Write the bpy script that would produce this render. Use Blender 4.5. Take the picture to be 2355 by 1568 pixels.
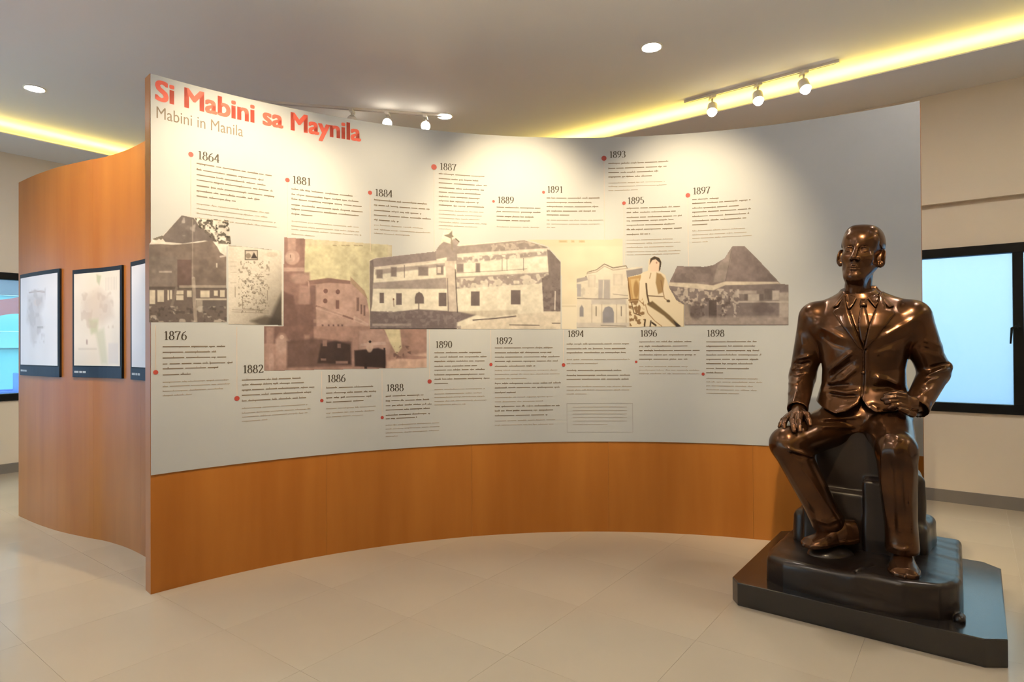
import bpy, bmesh, math, random
import numpy as np
from mathutils import Matrix, Vector
from mathutils.geometry import delaunay_2d_cdt

for _o in list(bpy.data.objects):
    bpy.data.objects.remove(_o)
random.seed(7)
SC = bpy.context.scene
COL = SC.collection

# ------------------------------------------------------------------ camera
EYE = 1.32
FPX, PIT, ROL, TH = 1399.0, .00685865, .00551389, .92457301
cam_d = bpy.data.cameras.new('camera')
cam_d.sensor_width = 36.0
cam_d.lens = FPX / 2355.0 * 36.0
cam_d.clip_start = .05
cam = bpy.data.objects.new('camera', cam_d)
COL.objects.link(cam)
cam.matrix_world = Matrix.Translation((0, 0, EYE)) @ Matrix.Rotation(math.pi / 2 + PIT, 4, 'X') @ Matrix.Rotation(-ROL, 4, 'Z')
SC.camera = cam

# ------------------------------------------------------------------ world, exposure
SC.view_settings.view_transform = 'Standard'
SC.view_settings.look = 'None'
SC.view_settings.gamma = 1.0
SC.view_settings.use_curve_mapping = False
SC.view_settings.exposure = 0.52
try:
    SC.cycles.use_denoising = True
    SC.cycles.max_bounces = 5
    SC.cycles.diffuse_bounces = 4
    SC.cycles.glossy_bounces = 3
    SC.cycles.caustics_reflective = False
    SC.cycles.caustics_refractive = False
    SC.cycles.use_adaptive_sampling = True
    SC.cycles.adaptive_threshold = .06
    SC.cycles.adaptive_min_samples = 24
    SC.cycles.use_light_tree = False
    SC.cycles.sample_clamp_indirect = 5.0
except Exception:
    pass
W = bpy.data.worlds.new('sky')
SC.world = W
W.use_nodes = True
nt = W.node_tree
for n in list(nt.nodes):
    nt.nodes.remove(n)
w_out = nt.nodes.new('ShaderNodeOutputWorld')
w_bg = nt.nodes.new('ShaderNodeBackground')
w_tc = nt.nodes.new('ShaderNodeTexCoord')
w_sep = nt.nodes.new('ShaderNodeSeparateXYZ')
w_mr = nt.nodes.new('ShaderNodeMapRange')
w_cr = nt.nodes.new('ShaderNodeValToRGB')
nt.links.new(w_tc.outputs['Generated'], w_sep.inputs[0])
nt.links.new(w_sep.outputs['Z'], w_mr.inputs['Value'])
w_mr.inputs['From Min'].default_value = -.12
w_mr.inputs['From Max'].default_value = .13
w_cr.color_ramp.elements[0].color = (.19, .42, .86, 1)
w_cr.color_ramp.elements[1].color = (.58, .88, 1.0, 1)
nt.links.new(w_mr.outputs[0], w_cr.inputs[0])
nt.links.new(w_cr.outputs[0], w_bg.inputs['Color'])
w_bg.inputs['Strength'].default_value = 2.7
nt.links.new(w_bg.outputs[0], w_out.inputs[0])

# light levels of the lamps the room has
P_DOWN = 320.0      # emission of a recessed downlight
P_COVE = 56.0       # emission of the cove strip
P_FRONT = 182.0     # front track spots (W)
P_BACK = 50.0      # rear track spots (W)

# ------------------------------------------------------------------ geometry helpers
UA = np.array([-math.sin(TH), math.cos(TH)])
VA = np.array([math.cos(TH), math.sin(TH)])

def uvw(u, v, z):
    p = u * UA + v * VA
    return (float(p[0]), float(p[1]), float(z))

def ray(x, y):
    vx, vy, vz = (x - 1177.5) / FPX, 1.0, -(y - 784.0) / FPX
    c, s = math.cos(ROL), math.sin(ROL)
    vx, vz = c * vx + s * vz, -s * vx + c * vz
    c, s = math.cos(PIT), math.sin(PIT)
    return vx, c * vy - s * vz, s * vy + c * vz

def tag(o, label=None, cat=None, group=None, kind=None):
    if label: o['label'] = label
    if cat: o['category'] = cat
    if group: o['group'] = group
    if kind: o['kind'] = kind
    return o

def empty(name, loc=(0, 0, 0), rz=0.0, parent=None):
    o = bpy.data.objects.new(name, None)
    o.empty_display_size = .1
    o.location = loc
    o.rotation_euler = (0, 0, rz)
    COL.objects.link(o)
    if parent: o.parent = parent
    return o

def link(name, me, mat=None, parent=None, smooth=False):
    o = bpy.data.objects.new(name, me)
    COL.objects.link(o)
    if parent is not None: o.parent = parent
    if mat is not None and not me.materials: me.materials.append(mat)
    if smooth:
        me.polygons.foreach_set('use_smooth', [True] * len(me.polygons))
    return o

def mesh(name, verts, faces, mat=None, parent=None, smooth=False, recalc=False):
    me = bpy.data.meshes.new(name)
    me.from_pydata([tuple(v) for v in verts], [], [tuple(f) for f in faces])
    if recalc:
        bm = bmesh.new(); bm.from_mesh(me)
        bmesh.ops.recalc_face_normals(bm, faces=bm.faces)
        bm.to_mesh(me); bm.free()
    me.update()
    return link(name, me, mat, parent, smooth)

def from_bm(name, bm, mat=None, parent=None, smooth=False):
    bmesh.ops.recalc_face_normals(bm, faces=bm.faces)
    me = bpy.data.meshes.new(name)
    bm.to_mesh(me); bm.free()
    return link(name, me, mat, parent, smooth)

BOXF = [(0, 1, 2, 3), (7, 6, 5, 4), (0, 4, 5, 1), (1, 5, 6, 2), (2, 6, 7, 3), (3, 7, 4, 0)]

class MB:
    """collects simple solids into one mesh"""
    def __init__(s): s.v = []; s.f = []
    def add(s, vs, fs):
        b = len(s.v); s.v += [tuple(v) for v in vs]; s.f += [tuple(b + i for i in f) for f in fs]
        return s
    def box(s, x0, x1, y0, y1, z0, z1):
        return s.add([(x0, y0, z0), (x1, y0, z0), (x1, y1, z0), (x0, y1, z0), (x0, y0, z1), (x1, y0, z1), (x1, y1, z1), (x0, y1, z1)], BOXF)
    def uvbox(s, u0, u1, v0, v1, z0, z1):
        return s.add([uvw(u0, v0, z0), uvw(u1, v0, z0), uvw(u1, v1, z0), uvw(u0, v1, z0), uvw(u0, v0, z1), uvw(u1, v0, z1), uvw(u1, v1, z1), uvw(u0, v1, z1)], BOXF)
    def tube(s, a, b, r0, r1=None, n=16, caps=True):
        r1 = r0 if r1 is None else r1
        a, b = Vector(a), Vector(b); d = (b - a).normalized()
        x = d.orthogonal().normalized(); y = d.cross(x)
        vs = [a + (x * math.cos(t) + y * math.sin(t)) * r0 for t in [2 * math.pi * i / n for i in range(n)]]
        vs += [b + (x * math.cos(t) + y * math.sin(t)) * r1 for t in [2 * math.pi * i / n for i in range(n)]]
        fs = [(i, (i + 1) % n, n + (i + 1) % n, n + i) for i in range(n)]
        if caps: fs += [tuple(range(n))[::-1], tuple(range(n, 2 * n))]
        return s.add(vs, fs)
    def ring(s, prof, n=24, axis_loc=(0, 0, 0)):
        """lathe of (r, z) profile about z"""
        vs = []; m = len(prof)
        for i in range(n):
            t = 2 * math.pi * i / n
            for r, z in prof: vs.append((axis_loc[0] + r * math.cos(t), axis_loc[1] + r * math.sin(t), axis_loc[2] + z))
        fs = []
        for i in range(n):
            j = (i + 1) % n
            for k in range(m - 1): fs.append((i * m + k, j * m + k, j * m + k + 1, i * m + k + 1))
        return s.add(vs, fs)
    def slab(s, path, th, z0, z1, closed=False):
        """path: list of ((x, y), (nx, ny)); solid from the path back along n by th"""
        n = len(path)
        vs = []
        for (p, nn) in path:
            q = (p[0] + nn[0] * th, p[1] + nn[1] * th)
            vs += [(p[0], p[1], z0), (p[0], p[1], z1), (q[0], q[1], z1), (q[0], q[1], z0)]
        fs = []
        for i in range(n - 1):
            a, b = 4 * i, 4 * (i + 1)
            fs += [(a, b, b + 1, a + 1), (a + 1, b + 1, b + 2, a + 2), (a + 2, b + 2, b + 3, a + 3), (a + 3, b + 3, b, a)]
        e = 4 * (n - 1)
        fs += [(0, 1, 2, 3), (e + 3, e + 2, e + 1, e)]
        return s.add(vs, fs)
    def build(s, name, mat=None, parent=None, smooth=False, bevel=0, seg=2):
        bm = bmesh.new()
        vv = [bm.verts.new(v) for v in s.v]
        for f in s.f:
            try: bm.faces.new([vv[i] for i in f])
            except ValueError: pass
        if bevel:
            bmesh.ops.recalc_face_normals(bm, faces=bm.faces)
            bmesh.ops.bevel(bm, geom=list(bm.edges), offset=bevel, segments=seg, profile=.6, affect='EDGES', clamp_overlap=True)
        return from_bm(name, bm, mat, parent, smooth)

# ------------------------------------------------------------------ materials
def lin(c):
    return tuple((v / 12.92 if v <= .04045 else ((v + .055) / 1.055) ** 2.4) for v in c)

def rgb(r, g, b): return lin((r / 255., g / 255., b / 255.))

def mat(name, col, rough=.6, metal=0.0, var=None, vscale=4.0, bump=0.0, bscale=60.0, coat=0.0, stretch=None, detail=4.0, spec=.5):
    m = bpy.data.materials.new(name); m.use_nodes = True
    t = m.node_tree; b = t.nodes['Principled BSDF']
    b.inputs['Base Color'].default_value = (*col, 1)
    b.inputs['Roughness'].default_value = rough
    b.inputs['Metallic'].default_value = metal
    b.inputs['Specular IOR Level'].default_value = spec
    if coat:
        b.inputs['Coat Weight'].default_value = coat
        b.inputs['Coat Roughness'].default_value = .12
    tc = t.nodes.new('ShaderNodeTexCoord'); mp = t.nodes.new('ShaderNodeMapping')
    t.links.new(tc.outputs['Object'], mp.inputs[0])
    if stretch: mp.inputs['Scale'].default_value = stretch
    if var is not None:
        n = t.nodes.new('ShaderNodeTexNoise'); n.inputs['Scale'].default_value = vscale; n.inputs['Detail'].default_value = detail
        r = t.nodes.new('ShaderNodeValToRGB')
        r.color_ramp.elements[0].position = .32; r.color_ramp.elements[1].position = .68
        r.color_ramp.elements[0].color = (*col, 1); r.color_ramp.elements[1].color = (*var, 1)
        t.links.new(mp.outputs[0], n.inputs['Vector']); t.links.new(n.outputs['Fac'], r.inputs[0])
        t.links.new(r.outputs[0], b.inputs['Base Color'])
    if bump:
        n2 = t.nodes.new('ShaderNodeTexNoise'); n2.inputs['Scale'].default_value = bscale; n2.inputs['Detail'].default_value = 3
        bp = t.nodes.new('ShaderNodeBump'); bp.inputs['Strength'].default_value = bump; bp.inputs['Distance'].default_value = .004
        t.links.new(mp.outputs[0], n2.inputs['Vector']); t.links.new(n2.outputs['Fac'], bp.inputs['Height'])
        t.links.new(bp.outputs[0], b.inputs['Normal'])
    return m

def emit(name, col, strength):
    m = bpy.data.materials.new(name); m.use_nodes = True
    t = m.node_tree; b = t.nodes['Principled BSDF']
    b.inputs['Base Color'].default_value = (.8, .8, .8, 1)
    b.inputs['Emission Color'].default_value = (*col, 1)
    b.inputs['Emission Strength'].default_value = strength
    return m

M = {}
M['wall'] = mat('wall_paint', (.68, .60, .50), .8, var=(.71, .625, .52), vscale=1.3)
M['ceil'] = mat('ceiling_paint', (.86, .84, .80), .85, var=(.88, .86, .82), vscale=.8)
M['tile'] = mat('floor_tile', (.445, .375, .295), .16, var=(.48, .405, .315), vscale=1.1, coat=.0, spec=.5)
M['grout'] = mat('grout', (.42, .355, .28), .8, var=(.44, .375, .30), vscale=9)
M['skirt'] = mat('grey_skirting', (.17, .155, .145), .5, var=(.20, .18, .165), vscale=3)
M['black'] = mat('black_frame', (.007, .007, .008), .5, var=(.011, .011, .011), vscale=6, spec=.15)
M['wood'] = mat('wood_veneer', (.31, .104, .017), .40, var=(.375, .140, .026), vscale=2.2, stretch=(2.6, 2.6, .28), detail=5, spec=.22)
M['wood_edge'] = mat('wood_edge', (.40, .20, .075), .5, var=(.46, .24, .09), vscale=5, stretch=(3, 3, .4))
M['sheet'] = mat('printed_sheet_white', (.365, .378, .405), .5, var=(.385, .398, .425), vscale=2)
M['red'] = mat('title_red', rgb(206, 72, 52), .5, var=rgb(196, 66, 50), vscale=12)
M['ink'] = mat('ink_dark', rgb(104, 91, 80), .6, var=rgb(116, 102, 90), vscale=30)
M['ink2'] = mat('ink_light', rgb(140, 127, 115), .6, var=rgb(150, 137, 124), vscale=30)
M['num'] = mat('ink_numeral', rgb(52, 44, 38), .6, var=rgb(62, 52, 44), vscale=30)
M['dot'] = mat('dot_red', rgb(150, 54, 48), .5, var=rgb(160, 60, 52), vscale=20)
M['stem'] = mat('stem_line', rgb(190, 170, 158), .6, var=rgb(196, 178, 166), vscale=20)
M['bronze'] = mat('bronze_patina', (.040, .0165, .0065), .27, metal=.80, var=(.105, .044, .0175), vscale=6, bump=.07, bscale=30, coat=.2)
M['bronze_dark'] = mat('bronze_dark', (.014, .009, .0075), .34, metal=.35, var=(.026, .016, .012), vscale=5, bump=.22, bscale=26, coat=.2)
M['plinth'] = mat('plinth_paint', (.014, .0115, .0105), .19, var=(.022, .017, .0145), vscale=4, bump=.02, bscale=30, coat=.4)
M['white'] = mat('white_enamel', (.72, .68, .62), .4, var=(.74, .70, .64), vscale=8)
M['rail'] = mat('track_groove', (.10, .07, .05), .5, var=(.13, .09, .06), vscale=8)
M['poster_black'] = mat('poster_backing', (.008, .009, .012), .5, var=(.012, .013, .018), vscale=5, spec=.15)
M['navy'] = mat('poster_band', (.016, .024, .042), .5, var=(.02, .028, .048), vscale=6, spec=.15)
M['caption'] = mat('caption_grey', (.42, .45, .50), .6, var=(.36, .38, .43), vscale=30)

def print_mat():
    m = bpy.data.materials.new('print_ink'); m.use_nodes = True
    t = m.node_tree; b = t.nodes['Principled BSDF']
    a = t.nodes.new('ShaderNodeAttribute'); a.attribute_name = 'Col'
    t.links.new(a.outputs['Color'], b.inputs['Base Color'])
    b.inputs['Roughness'].default_value = .45
    return m
M['print'] = print_mat()

def pane_mat(name, transp, tint):
    m = bpy.data.materials.new(name); m.use_nodes = True
    t = m.node_tree
    for n in list(t.nodes): t.nodes.remove(n)
    o = t.nodes.new('ShaderNodeOutputMaterial')
    tr = t.nodes.new('ShaderNodeBsdfTransparent'); tr.inputs[0].default_value = (*tint, 1)
    tl = t.nodes.new('ShaderNodeBsdfTranslucent'); tl.inputs[0].default_value = (*tint, 1)
    gl = t.nodes.new('ShaderNodeBsdfGlossy'); gl.inputs['Roughness'].default_value = .08
    nz = t.nodes.new('ShaderNodeTexNoise'); nz.inputs['Scale'].default_value = 1.5
    mr = t.nodes.new('ShaderNodeMapRange'); mr.inputs['To Min'].default_value = transp - .06; mr.inputs['To Max'].default_value = transp + .06
    t.links.new(nz.outputs['Fac'], mr.inputs['Value'])
    m1 = t.nodes.new('ShaderNodeMixShader'); t.links.new(mr.outputs[0], m1.inputs[0])
    t.links.new(tl.outputs[0], m1.inputs[1]); t.links.new(tr.outputs[0], m1.inputs[2])
    m2 = t.nodes.new('ShaderNodeMixShader'); m2.inputs[0].default_value = .04
    t.links.new(m1.outputs[0], m2.inputs[1]); t.links.new(gl.outputs[0], m2.inputs[2])
    t.links.new(m2.outputs[0], o.inputs[0])
    return m
M['frost'] = pane_mat('frosted_glass', .80, (.60, .615, .60))
M['glass'] = pane_mat('clear_glass', .93, (.92, .97, 1.0))
M['lamp_cool'] = emit('downlight_glow', (1.0, .93, .82), P_DOWN)
M['lamp_warm'] = emit('spot_glow', (1.0, .90, .74), 14.0)
M['cove'] = emit('cove_strip_glow', (1.0, .76, .15), P_COVE)

# ------------------------------------------------------------------ room shell
UL, VR = 8.12, 6.21           # left wall plane (u), right wall plane (v)
U0, V0 = -3.3, -3.2           # walls behind the camera
SOF, CEI = 3.384, 3.50
T = .18

fl = MB().uvbox(U0 - T, UL + T, V0 - T, VR + T, -.12, -.0012).build('floor', M['grout'])
tag(fl, kind='structure', label='cream floor of large square polished tiles')
tm = bpy.data.meshes.new('tile')
_b = MB().uvbox(-.2995, .2995, -.2995, .2995, -.0012, 0.0)
tm.from_pydata(_b.v, [], _b.f)
bm = bmesh.new(); bm.from_mesh(tm); bmesh.ops.recalc_face_normals(bm, faces=bm.faces); bm.to_mesh(tm); bm.free()
tm.materials.append(M['tile'])
iu = int(math.floor((U0 - .99) / .6)); iv = int(math.floor((V0 - .86) / .6))
tiles = []
u = .99 + .6 * iu + .3
while u < UL + .3:
    v = .86 + .6 * iv + .3
    while v < VR + .3:
        tiles.append((u, v)); v += .6
    u += .6
tiles.sort(key=lambda q: (q[0] - 3.0) ** 2 + (q[1] - 3.2) ** 2)
for (u, v) in tiles[:296]:
    if u - .3 < U0 - T or v - .3 < V0 - T or u + .3 > UL + T or v + .3 > VR + T: continue
    o = link('tile', tm, None, fl); o.location = uvw(u, v, 0)
rest = MB()
for (u, v) in tiles[296:] + [q for q in tiles[:296] if (q[0] - .3 < U0 - T or q[1] - .3 < V0 - T or q[0] + .3 > UL + T or q[1] + .3 > VR + T)]:
    rest.uvbox(max(u - .2995, U0 - T), min(u + .2995, UL + T), max(v - .2995, V0 - T), min(v + .2995, VR + T), -.0012, 0)
tag(rest.build('tile_field', M['tile'], fl), kind='stuff')

# right wall (plane v = VR), window from u -2.25 to 1.62, z .75 to 2.10
WR = (-2.26, 1.63)
w = MB()
w.uvbox(U0 - T, UL + T, VR, VR + T, 0, .75); w.uvbox(U0 - T, UL + T, VR, VR + T, 2.104, CEI + .25)
w.uvbox(U0 - T, WR[0], VR, VR + T, .75, 2.104); w.uvbox(WR[1], UL + T, VR, VR + T, .75, 2.104)
tag(w.build('wall_right', M['wall']), kind='structure')
tag(MB().uvbox(U0, UL, VR - .055, VR, 2.475, SOF).build('trim_1', M['wall']), kind='structure', label='plastered beam along the wall above the windows')
# left wall (plane u = UL), window v -1.6 to 2.5
WL = (1.02, 2.52); WD = (-2.5, .62)
w = MB()
w.uvbox(UL, UL + T, WL[0], WL[1], 0, .762); w.uvbox(UL, UL + T, WL[0], WL[1], 2.115, CEI + .25); w.uvbox(UL, UL + T, WD[0], WD[1], 2.45, CEI + .25)
w.uvbox(UL, UL + T, V0 - T, WD[0], 0, CEI + .25); w.uvbox(UL, UL + T, WD[1], WL[0], 0, CEI + .25); w.uvbox(UL, UL + T, WL[1], VR, 0, CEI + .25)
tag(w.build('wall_left', M['wall']), kind='structure')
WB = (3.9, 7.5)
tag(MB().uvbox(U0 - T, WB[0], V0 - T, V0, 0, CEI + .25).uvbox(WB[1], UL, V0 - T, V0, 0, CEI + .25).uvbox(WB[0], WB[1], V0 - T, V0, 2.45, CEI + .25).build('wall_back', M['wall']), kind='structure')
tag(MB().uvbox(U0 - T, U0, V0, VR, 0, CEI + .25).build('wall_near', M['wall']), kind='structure')
for nm, a in (('baseboard_right', (U0, UL, VR - .014, VR)), ('baseboard_left', (UL - .014, UL, WD[1], VR - .014)), ('baseboard_back', (U0, WB[0], V0, V0 + .014)), ('baseboard_near', (U0, U0 + .014, V0, VR))):
    tag(MB().uvbox(*a, 0, .101).build(nm, M['skirt']), kind='structure')
# ceiling: raised middle, lower soffits along the two far walls with a light cove
VS, US = 5.413, 7.40
tag(MB().uvbox(U0 - T, US + .34, V0 - T, VS + .34, CEI, CEI + .2).build('ceiling', M['ceil']), kind='structure')
tag(MB().uvbox(U0, UL, VS, VR, SOF, SOF + .010).uvbox(U0, UL, VS + .33, VS + .37, SOF + .010, CEI + .1).build('ceiling_soffit_right', M['ceil']), kind='structure')
tag(MB().uvbox(US, UL, V0, VS - .001, SOF, SOF + .010).uvbox(US + .33, US + .37, V0, VS + .33, SOF + .010, CEI + .1).build('ceiling_soffit_left', M['ceil']), kind='structure')
VN, UN = -2.45, -2.55
tag(MB().uvbox(U0, US, V0, VN, SOF, SOF + .010).build('ceiling_soffit_back', M['ceil']), kind='structure')
tag(MB().uvbox(U0, UN, VN + .001, VS - .001, SOF, SOF + .010).build('ceiling_soffit_near', M['ceil']), kind='structure')
c = MB().uvbox(UN, US - .02, VN - .097, VN - .085, SOF + .011, SOF + .019).build('cove_light_strip', M['cove'])  # unseen strip, added to brighten the ceiling overall
tag(c, 'unseen yellow cove light strip added above the soffit behind the viewer to brighten the ceiling', 'light strip', 'cove light strips')
c = MB().uvbox(UN - .097, UN - .085, VN, VS - .02, SOF + .011, SOF + .019).build('cove_light_strip', M['cove'])  # second unseen strip, also added to lift the ceiling brightness
tag(c, 'unseen yellow cove light strip added above the soffit to the right of the viewer to brighten the ceiling', 'light strip', 'cove light strips')
c = MB().uvbox(U0 + .02, US - .02, VS + .085, VS + .097, SOF + .011, SOF + .019).build('cove_light_strip', M['cove'])
tag(c, 'yellow cove light strip hidden above the right-hand ceiling soffit', 'light strip', 'cove light strips')
c = MB().uvbox(US + .085, US + .097, V0 + .02, VS - .02, SOF + .011, SOF + .019).build('cove_light_strip', M['cove'])
tag(c, 'yellow cove light strip hidden above the left-hand ceiling soffit', 'light strip', 'cove light strips')

# windows
def window(name, along, a0, a1, plane, z0, z1, mulls, pane, handle_at, label):
    r = tag(empty(name), label, kind='structure')
    def bx(m, s0, s1, d0, d1, za, zb):
        return m.uvbox(s0, s1, plane + d0, plane + d1, za, zb) if along == 'u' else m.uvbox(plane + d0, plane + d1, s0, s1, za, zb)
    fw = .075
    for nm, q in (('frame_rail', (a0, a1, z1 - fw, z1)), ('frame_rail', (a0, a1, z0, z0 + fw)), ('frame_stile', (a0, a0 + fw, z0 + fw, z1 - fw)), ('frame_stile', (a1 - fw, a1, z0 + fw, z1 - fw))):
        bx(MB(), q[0], q[1], -.02, .06, q[2], q[3]).build(nm, M['black'], r, bevel=.004)
    for mu in mulls:
        bx(MB(), mu - .033, mu + .033, -.016, .055, z0 + fw, z1 - fw).build('mullion', M['black'], r, bevel=.004)
    ed = [a0 + fw] + list(mulls) + [a1 - fw]
    for i in range(len(ed) - 1):
        s0 = ed[i] + (.033 if i else 0); s1 = ed[i + 1] - (.033 if i < len(ed) - 2 else 0)
        bx(MB(), s0, s1, .024, .030, z0 + fw, z1 - fw).build('pane', pane, r)
    for h in handle_at:
        m = MB()
        sgn = 1
        def P(s, d, z): return uvw(s, plane + d, z) if along == 'u' else uvw(plane + d, s, z)
        m.tube(P(h, -.016, 1.44), P(h, -.05, 1.44), .010); m.tube(P(h - .004, -.05, 1.455), P(h + .045, -.055, 1.43), .009, .008)
        m.tube(P(h + .043, -.055, 1.435), P(h + .052, -.06, 1.31), .009, .006)
        m.tube(P(h + .006, -.03, 1.44), P(h + .006, -.03, 1.475), .005, .004)
        m.build('window_handle', M['black'], r, smooth=True)
window('window_1', 'u', WR[0], WR[1], VR, .75, 2.104, (-1.28, -.30, .68), M['frost'], (-.30, .68), 'wide black framed window of pale blue frosted panes beside the statue')
window('window_2', 'v', WL[0], WL[1], UL, .762, 2.115, (1.77,), M['glass'], (), 'black framed clear window at the far left edge looking out on a turquoise wall')
window('window_4', 'v', WD[0], WD[1], UL, .02, 2.45, (-1.46, -.42), M['glass'], (), 'unseen glazed door added in the left wall for bluish daylight')  # unseen door, added to bring bluish daylight onto the left floor
window('window_3', 'u', WB[0], WB[1], V0 - .10, .02, 2.45, (5.1, 6.3), M['glass'], (), 'glazed entrance behind the viewer')
for (loc, sx, sy, rz, nm) in ((uvw((WB[0] + WB[1]) / 2, V0 - .12, 1.23), WB[1] - WB[0], 2.4, 2, 'b'), (uvw((WR[0] + WR[1]) / 2, VR + .09, 1.43), WR[1] - WR[0], 1.3, 0, 'r'), (uvw(UL + .09, (WL[0] + WL[1]) / 2, 1.44), WL[1] - WL[0], 1.3, 1, 'l'), (uvw(UL + .09, (WD[0] + WD[1]) / 2, 1.23), WD[1] - WD[0], 2.4, 1, 'd')):
    ld = bpy.data.lights.new('window_portal', 'AREA'); ld.shape = 'RECTANGLE'; ld.size = sx; ld.size_y = sy
    ld.cycles.is_portal = True
    lo = bpy.data.objects.new('window_portal', ld); COL.objects.link(lo)
    lo.location = loc
    inward = (-VA, -UA, VA)[rz]
    d = Vector((inward[0], inward[1], 0))
    lo.rotation_euler = d.to_track_quat('-Z', 'Z').to_euler()

# ------------------------------------------------------------------ yard outside the left window
def outside():
    b = tag(empty('turquoise_building', uvw(UL + 3.2, 2.6, -.1)), 'turquoise painted building seen through the far left window', 'building')
    tq = mat('turquoise_paint', (.16, .62, .66), .6, var=(.20, .68, .71), vscale=3)
    tqd = mat('turquoise_trim', (.26, .72, .75), .6, var=(.30, .76, .79), vscale=3)
    dark = mat('shop_dark_grey', (.14, .15, .18), .6, var=(.2, .21, .24), vscale=3)  # mottled dark grey of the upper shop front
    red = mat('red_cloth', (.45, .09, .08), .8, var=(.55, .14, .12), vscale=4)
    inv = Vector(b.location)
    def pb(nm, m, *a):
        q = MB().uvbox(*a); q.v = [tuple(Vector(v) - inv) for v in q.v]; return q.build(nm, m, b)
    pb('wall', tq, UL + 3.2, UL + 3.4, 1.9, 6.5, -.1, 1.52)
    for i in range(9):
        v0 = 1.95 + i * .5
        pb('plank', tq, UL + 3.17, UL + 3.198, v0, v0 + .485, .1, 1.3)
    pb('ledge', tqd, UL + 3.10, UL + 3.198, 1.9, 6.5, 1.32, 1.56)
    pb('upper_wall', tqd, UL + 3.3, UL + 3.4, 1.9, 6.5, 1.57, 2.1)
    pb('shop_front', dark, UL + 3.25, UL + 3.4, 1.9, 6.5, 2.11, 3.4)
    g = mat('yard_paving', (.40, .33, .29), .9, var=(.46, .38, .34), vscale=3)
    tag(MB().uvbox(UL + T, UL + 3.6, -2.5, 6.5, -.2, -.1).build('yard_ground', g), 'pinkish paved yard outside the far left window', 'ground', kind='structure')
    aw = MB()
    pts = []
    for i in range(13):
        t = i / 12
        pts.append((2.0 + 1.15 * t, 1.62 + .50 * t + .06 * math.sin(t * 5), .13 + .02 * math.sin(t * 9)))
    vs = []; fs = []
    for i, (v, z, hh) in enumerate(pts):
        vs += [uvw(UL + 2.9, v, z - hh), uvw(UL + 2.9, v, z + hh), uvw(UL + 2.93, v, z + hh), uvw(UL + 2.93, v, z - hh)]
        if i:
            a = 4 * (i - 1); c = 4 * i
            fs += [(a, c, c + 1, a + 1), (a + 1, c + 1, c + 2, a + 2), (a + 2, c + 2, c + 3, a + 3), (a + 3, c + 3, c, a)]
    fs += [(0, 1, 2, 3), (len(vs) - 1, len(vs) - 2, len(vs) - 3, len(vs) - 4)]
    aw.add(vs, fs)
    tag(aw.build('red_banner', red), 'red cloth banner slung across the turquoise building outside', 'banner')
    # blue plastic chair
    blue = mat('blue_plastic', (.03, .12, .62), .35, var=(.04, .15, .68), vscale=5)
    cx, cy = UL + 2.1, 2.33
    r = tag(empty('plastic_chair', uvw(cx, cy, -.1)), 'blue plastic chair outside the far left window', 'chair')
    o0 = Vector(r.location)
    def cb(nm, *a):
        q = MB().uvbox(*a); q.v = [tuple(Vector(v) - o0) for v in q.v]; return q.build(nm, blue, r, bevel=.012)
    cb('seat', cx - .21, cx + .21, cy - .21, cy + .21, .52, .56)
    cb('backrest', cx - .21, cx + .21, cy + .19, cy + .23, .60, .98)
    for a in (-1, 1):
        cb('arm', cx + a * .22 - .025, cx + a * .22 + .025, cy - .2, cy + .21, .72, .76)
        for c2 in (-1, 1):
            cb('leg', cx + a * .19 - .03, cx + a * .19 + .03, cy + c2 * .19 - .03, cy + c2 * .19 + .03, -.1, .519)
    # covered bundle with a white sack on it
    grey = mat('grey_tarp', (.13, .14, .14), .8, var=(.22, .22, .22), vscale=5, bump=.4, bscale=8)
    bmm = bmesh.new(); bmesh.ops.create_icosphere(bmm, subdivisions=3, radius=1)
    for vv in bmm.verts:
        n = .10 * math.sin(vv.co.x * 5 + 1) * math.sin(vv.co.y * 4) + .06 * math.sin(vv.co.z * 9)
        vv.co *= 1 + n; vv.co = Vector((vv.co.x * .36, vv.co.y * .30, max(vv.co.z, -.8) * .52))
    o = from_bm('covered_bundle', bmm, grey, smooth=True); o.location = uvw(UL + 2.2, 1.78, .31)
    tag(o, 'dark grey covered bundle beside the blue plastic chair outside', 'bundle')
    bmm = bmesh.new(); bmesh.ops.create_icosphere(bmm, subdivisions=3, radius=1)
    for vv in bmm.verts:
        vv.co = Vector((vv.co.x * .13, vv.co.y * .13, vv.co.z * .075 * (1 + .2 * math.sin(vv.co.x * 4))))
    o = from_bm('white_sack', bmm, mat('sack_white', (.8, .8, .8), .8, var=(.7, .7, .7), vscale=8), smooth=True); o.location = uvw(UL + 2.1, 1.83, .93)
    tag(o, 'small white sack lying on the grey covered bundle outside', 'sack')
outside()

# ------------------------------------------------------------------ the curved exhibit panel
PC = np.array([.5193, .9219]); PR = 3.3878; PH = 2.79; PW = .636
PHI0, PHI1 = math.radians(-46.45), math.radians(35.45)

def pn(phi, off=0.0):
    """point on the panel's front face at angle phi, off metres towards the viewer"""
    r = PR - off
    return PC[0] + r * math.sin(phi), PC[1] + r * math.cos(phi)

def on_panel(px, py, off=.007):
    dx, dy, dz = ray(px, py)
    R = PR - off
    a = dx * dx + dy * dy; b = -(dx * PC[0] + dy * PC[1]); c = PC[0] ** 2 + PC[1] ** 2 - R * R
    t = (-b + math.sqrt(b * b - a * c)) / a
    x, y, z = dx * t, dy * t, EYE + dz * t
    return math.atan2(x - PC[0], y - PC[1]), z

def arc(p0, p1, n, off=0.0):
    out = []
    for i in range(n + 1):
        f = p0 + (p1 - p0) * i / n
        out.append((pn(f, off), (math.sin(f), math.cos(f))))
    return out

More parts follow.
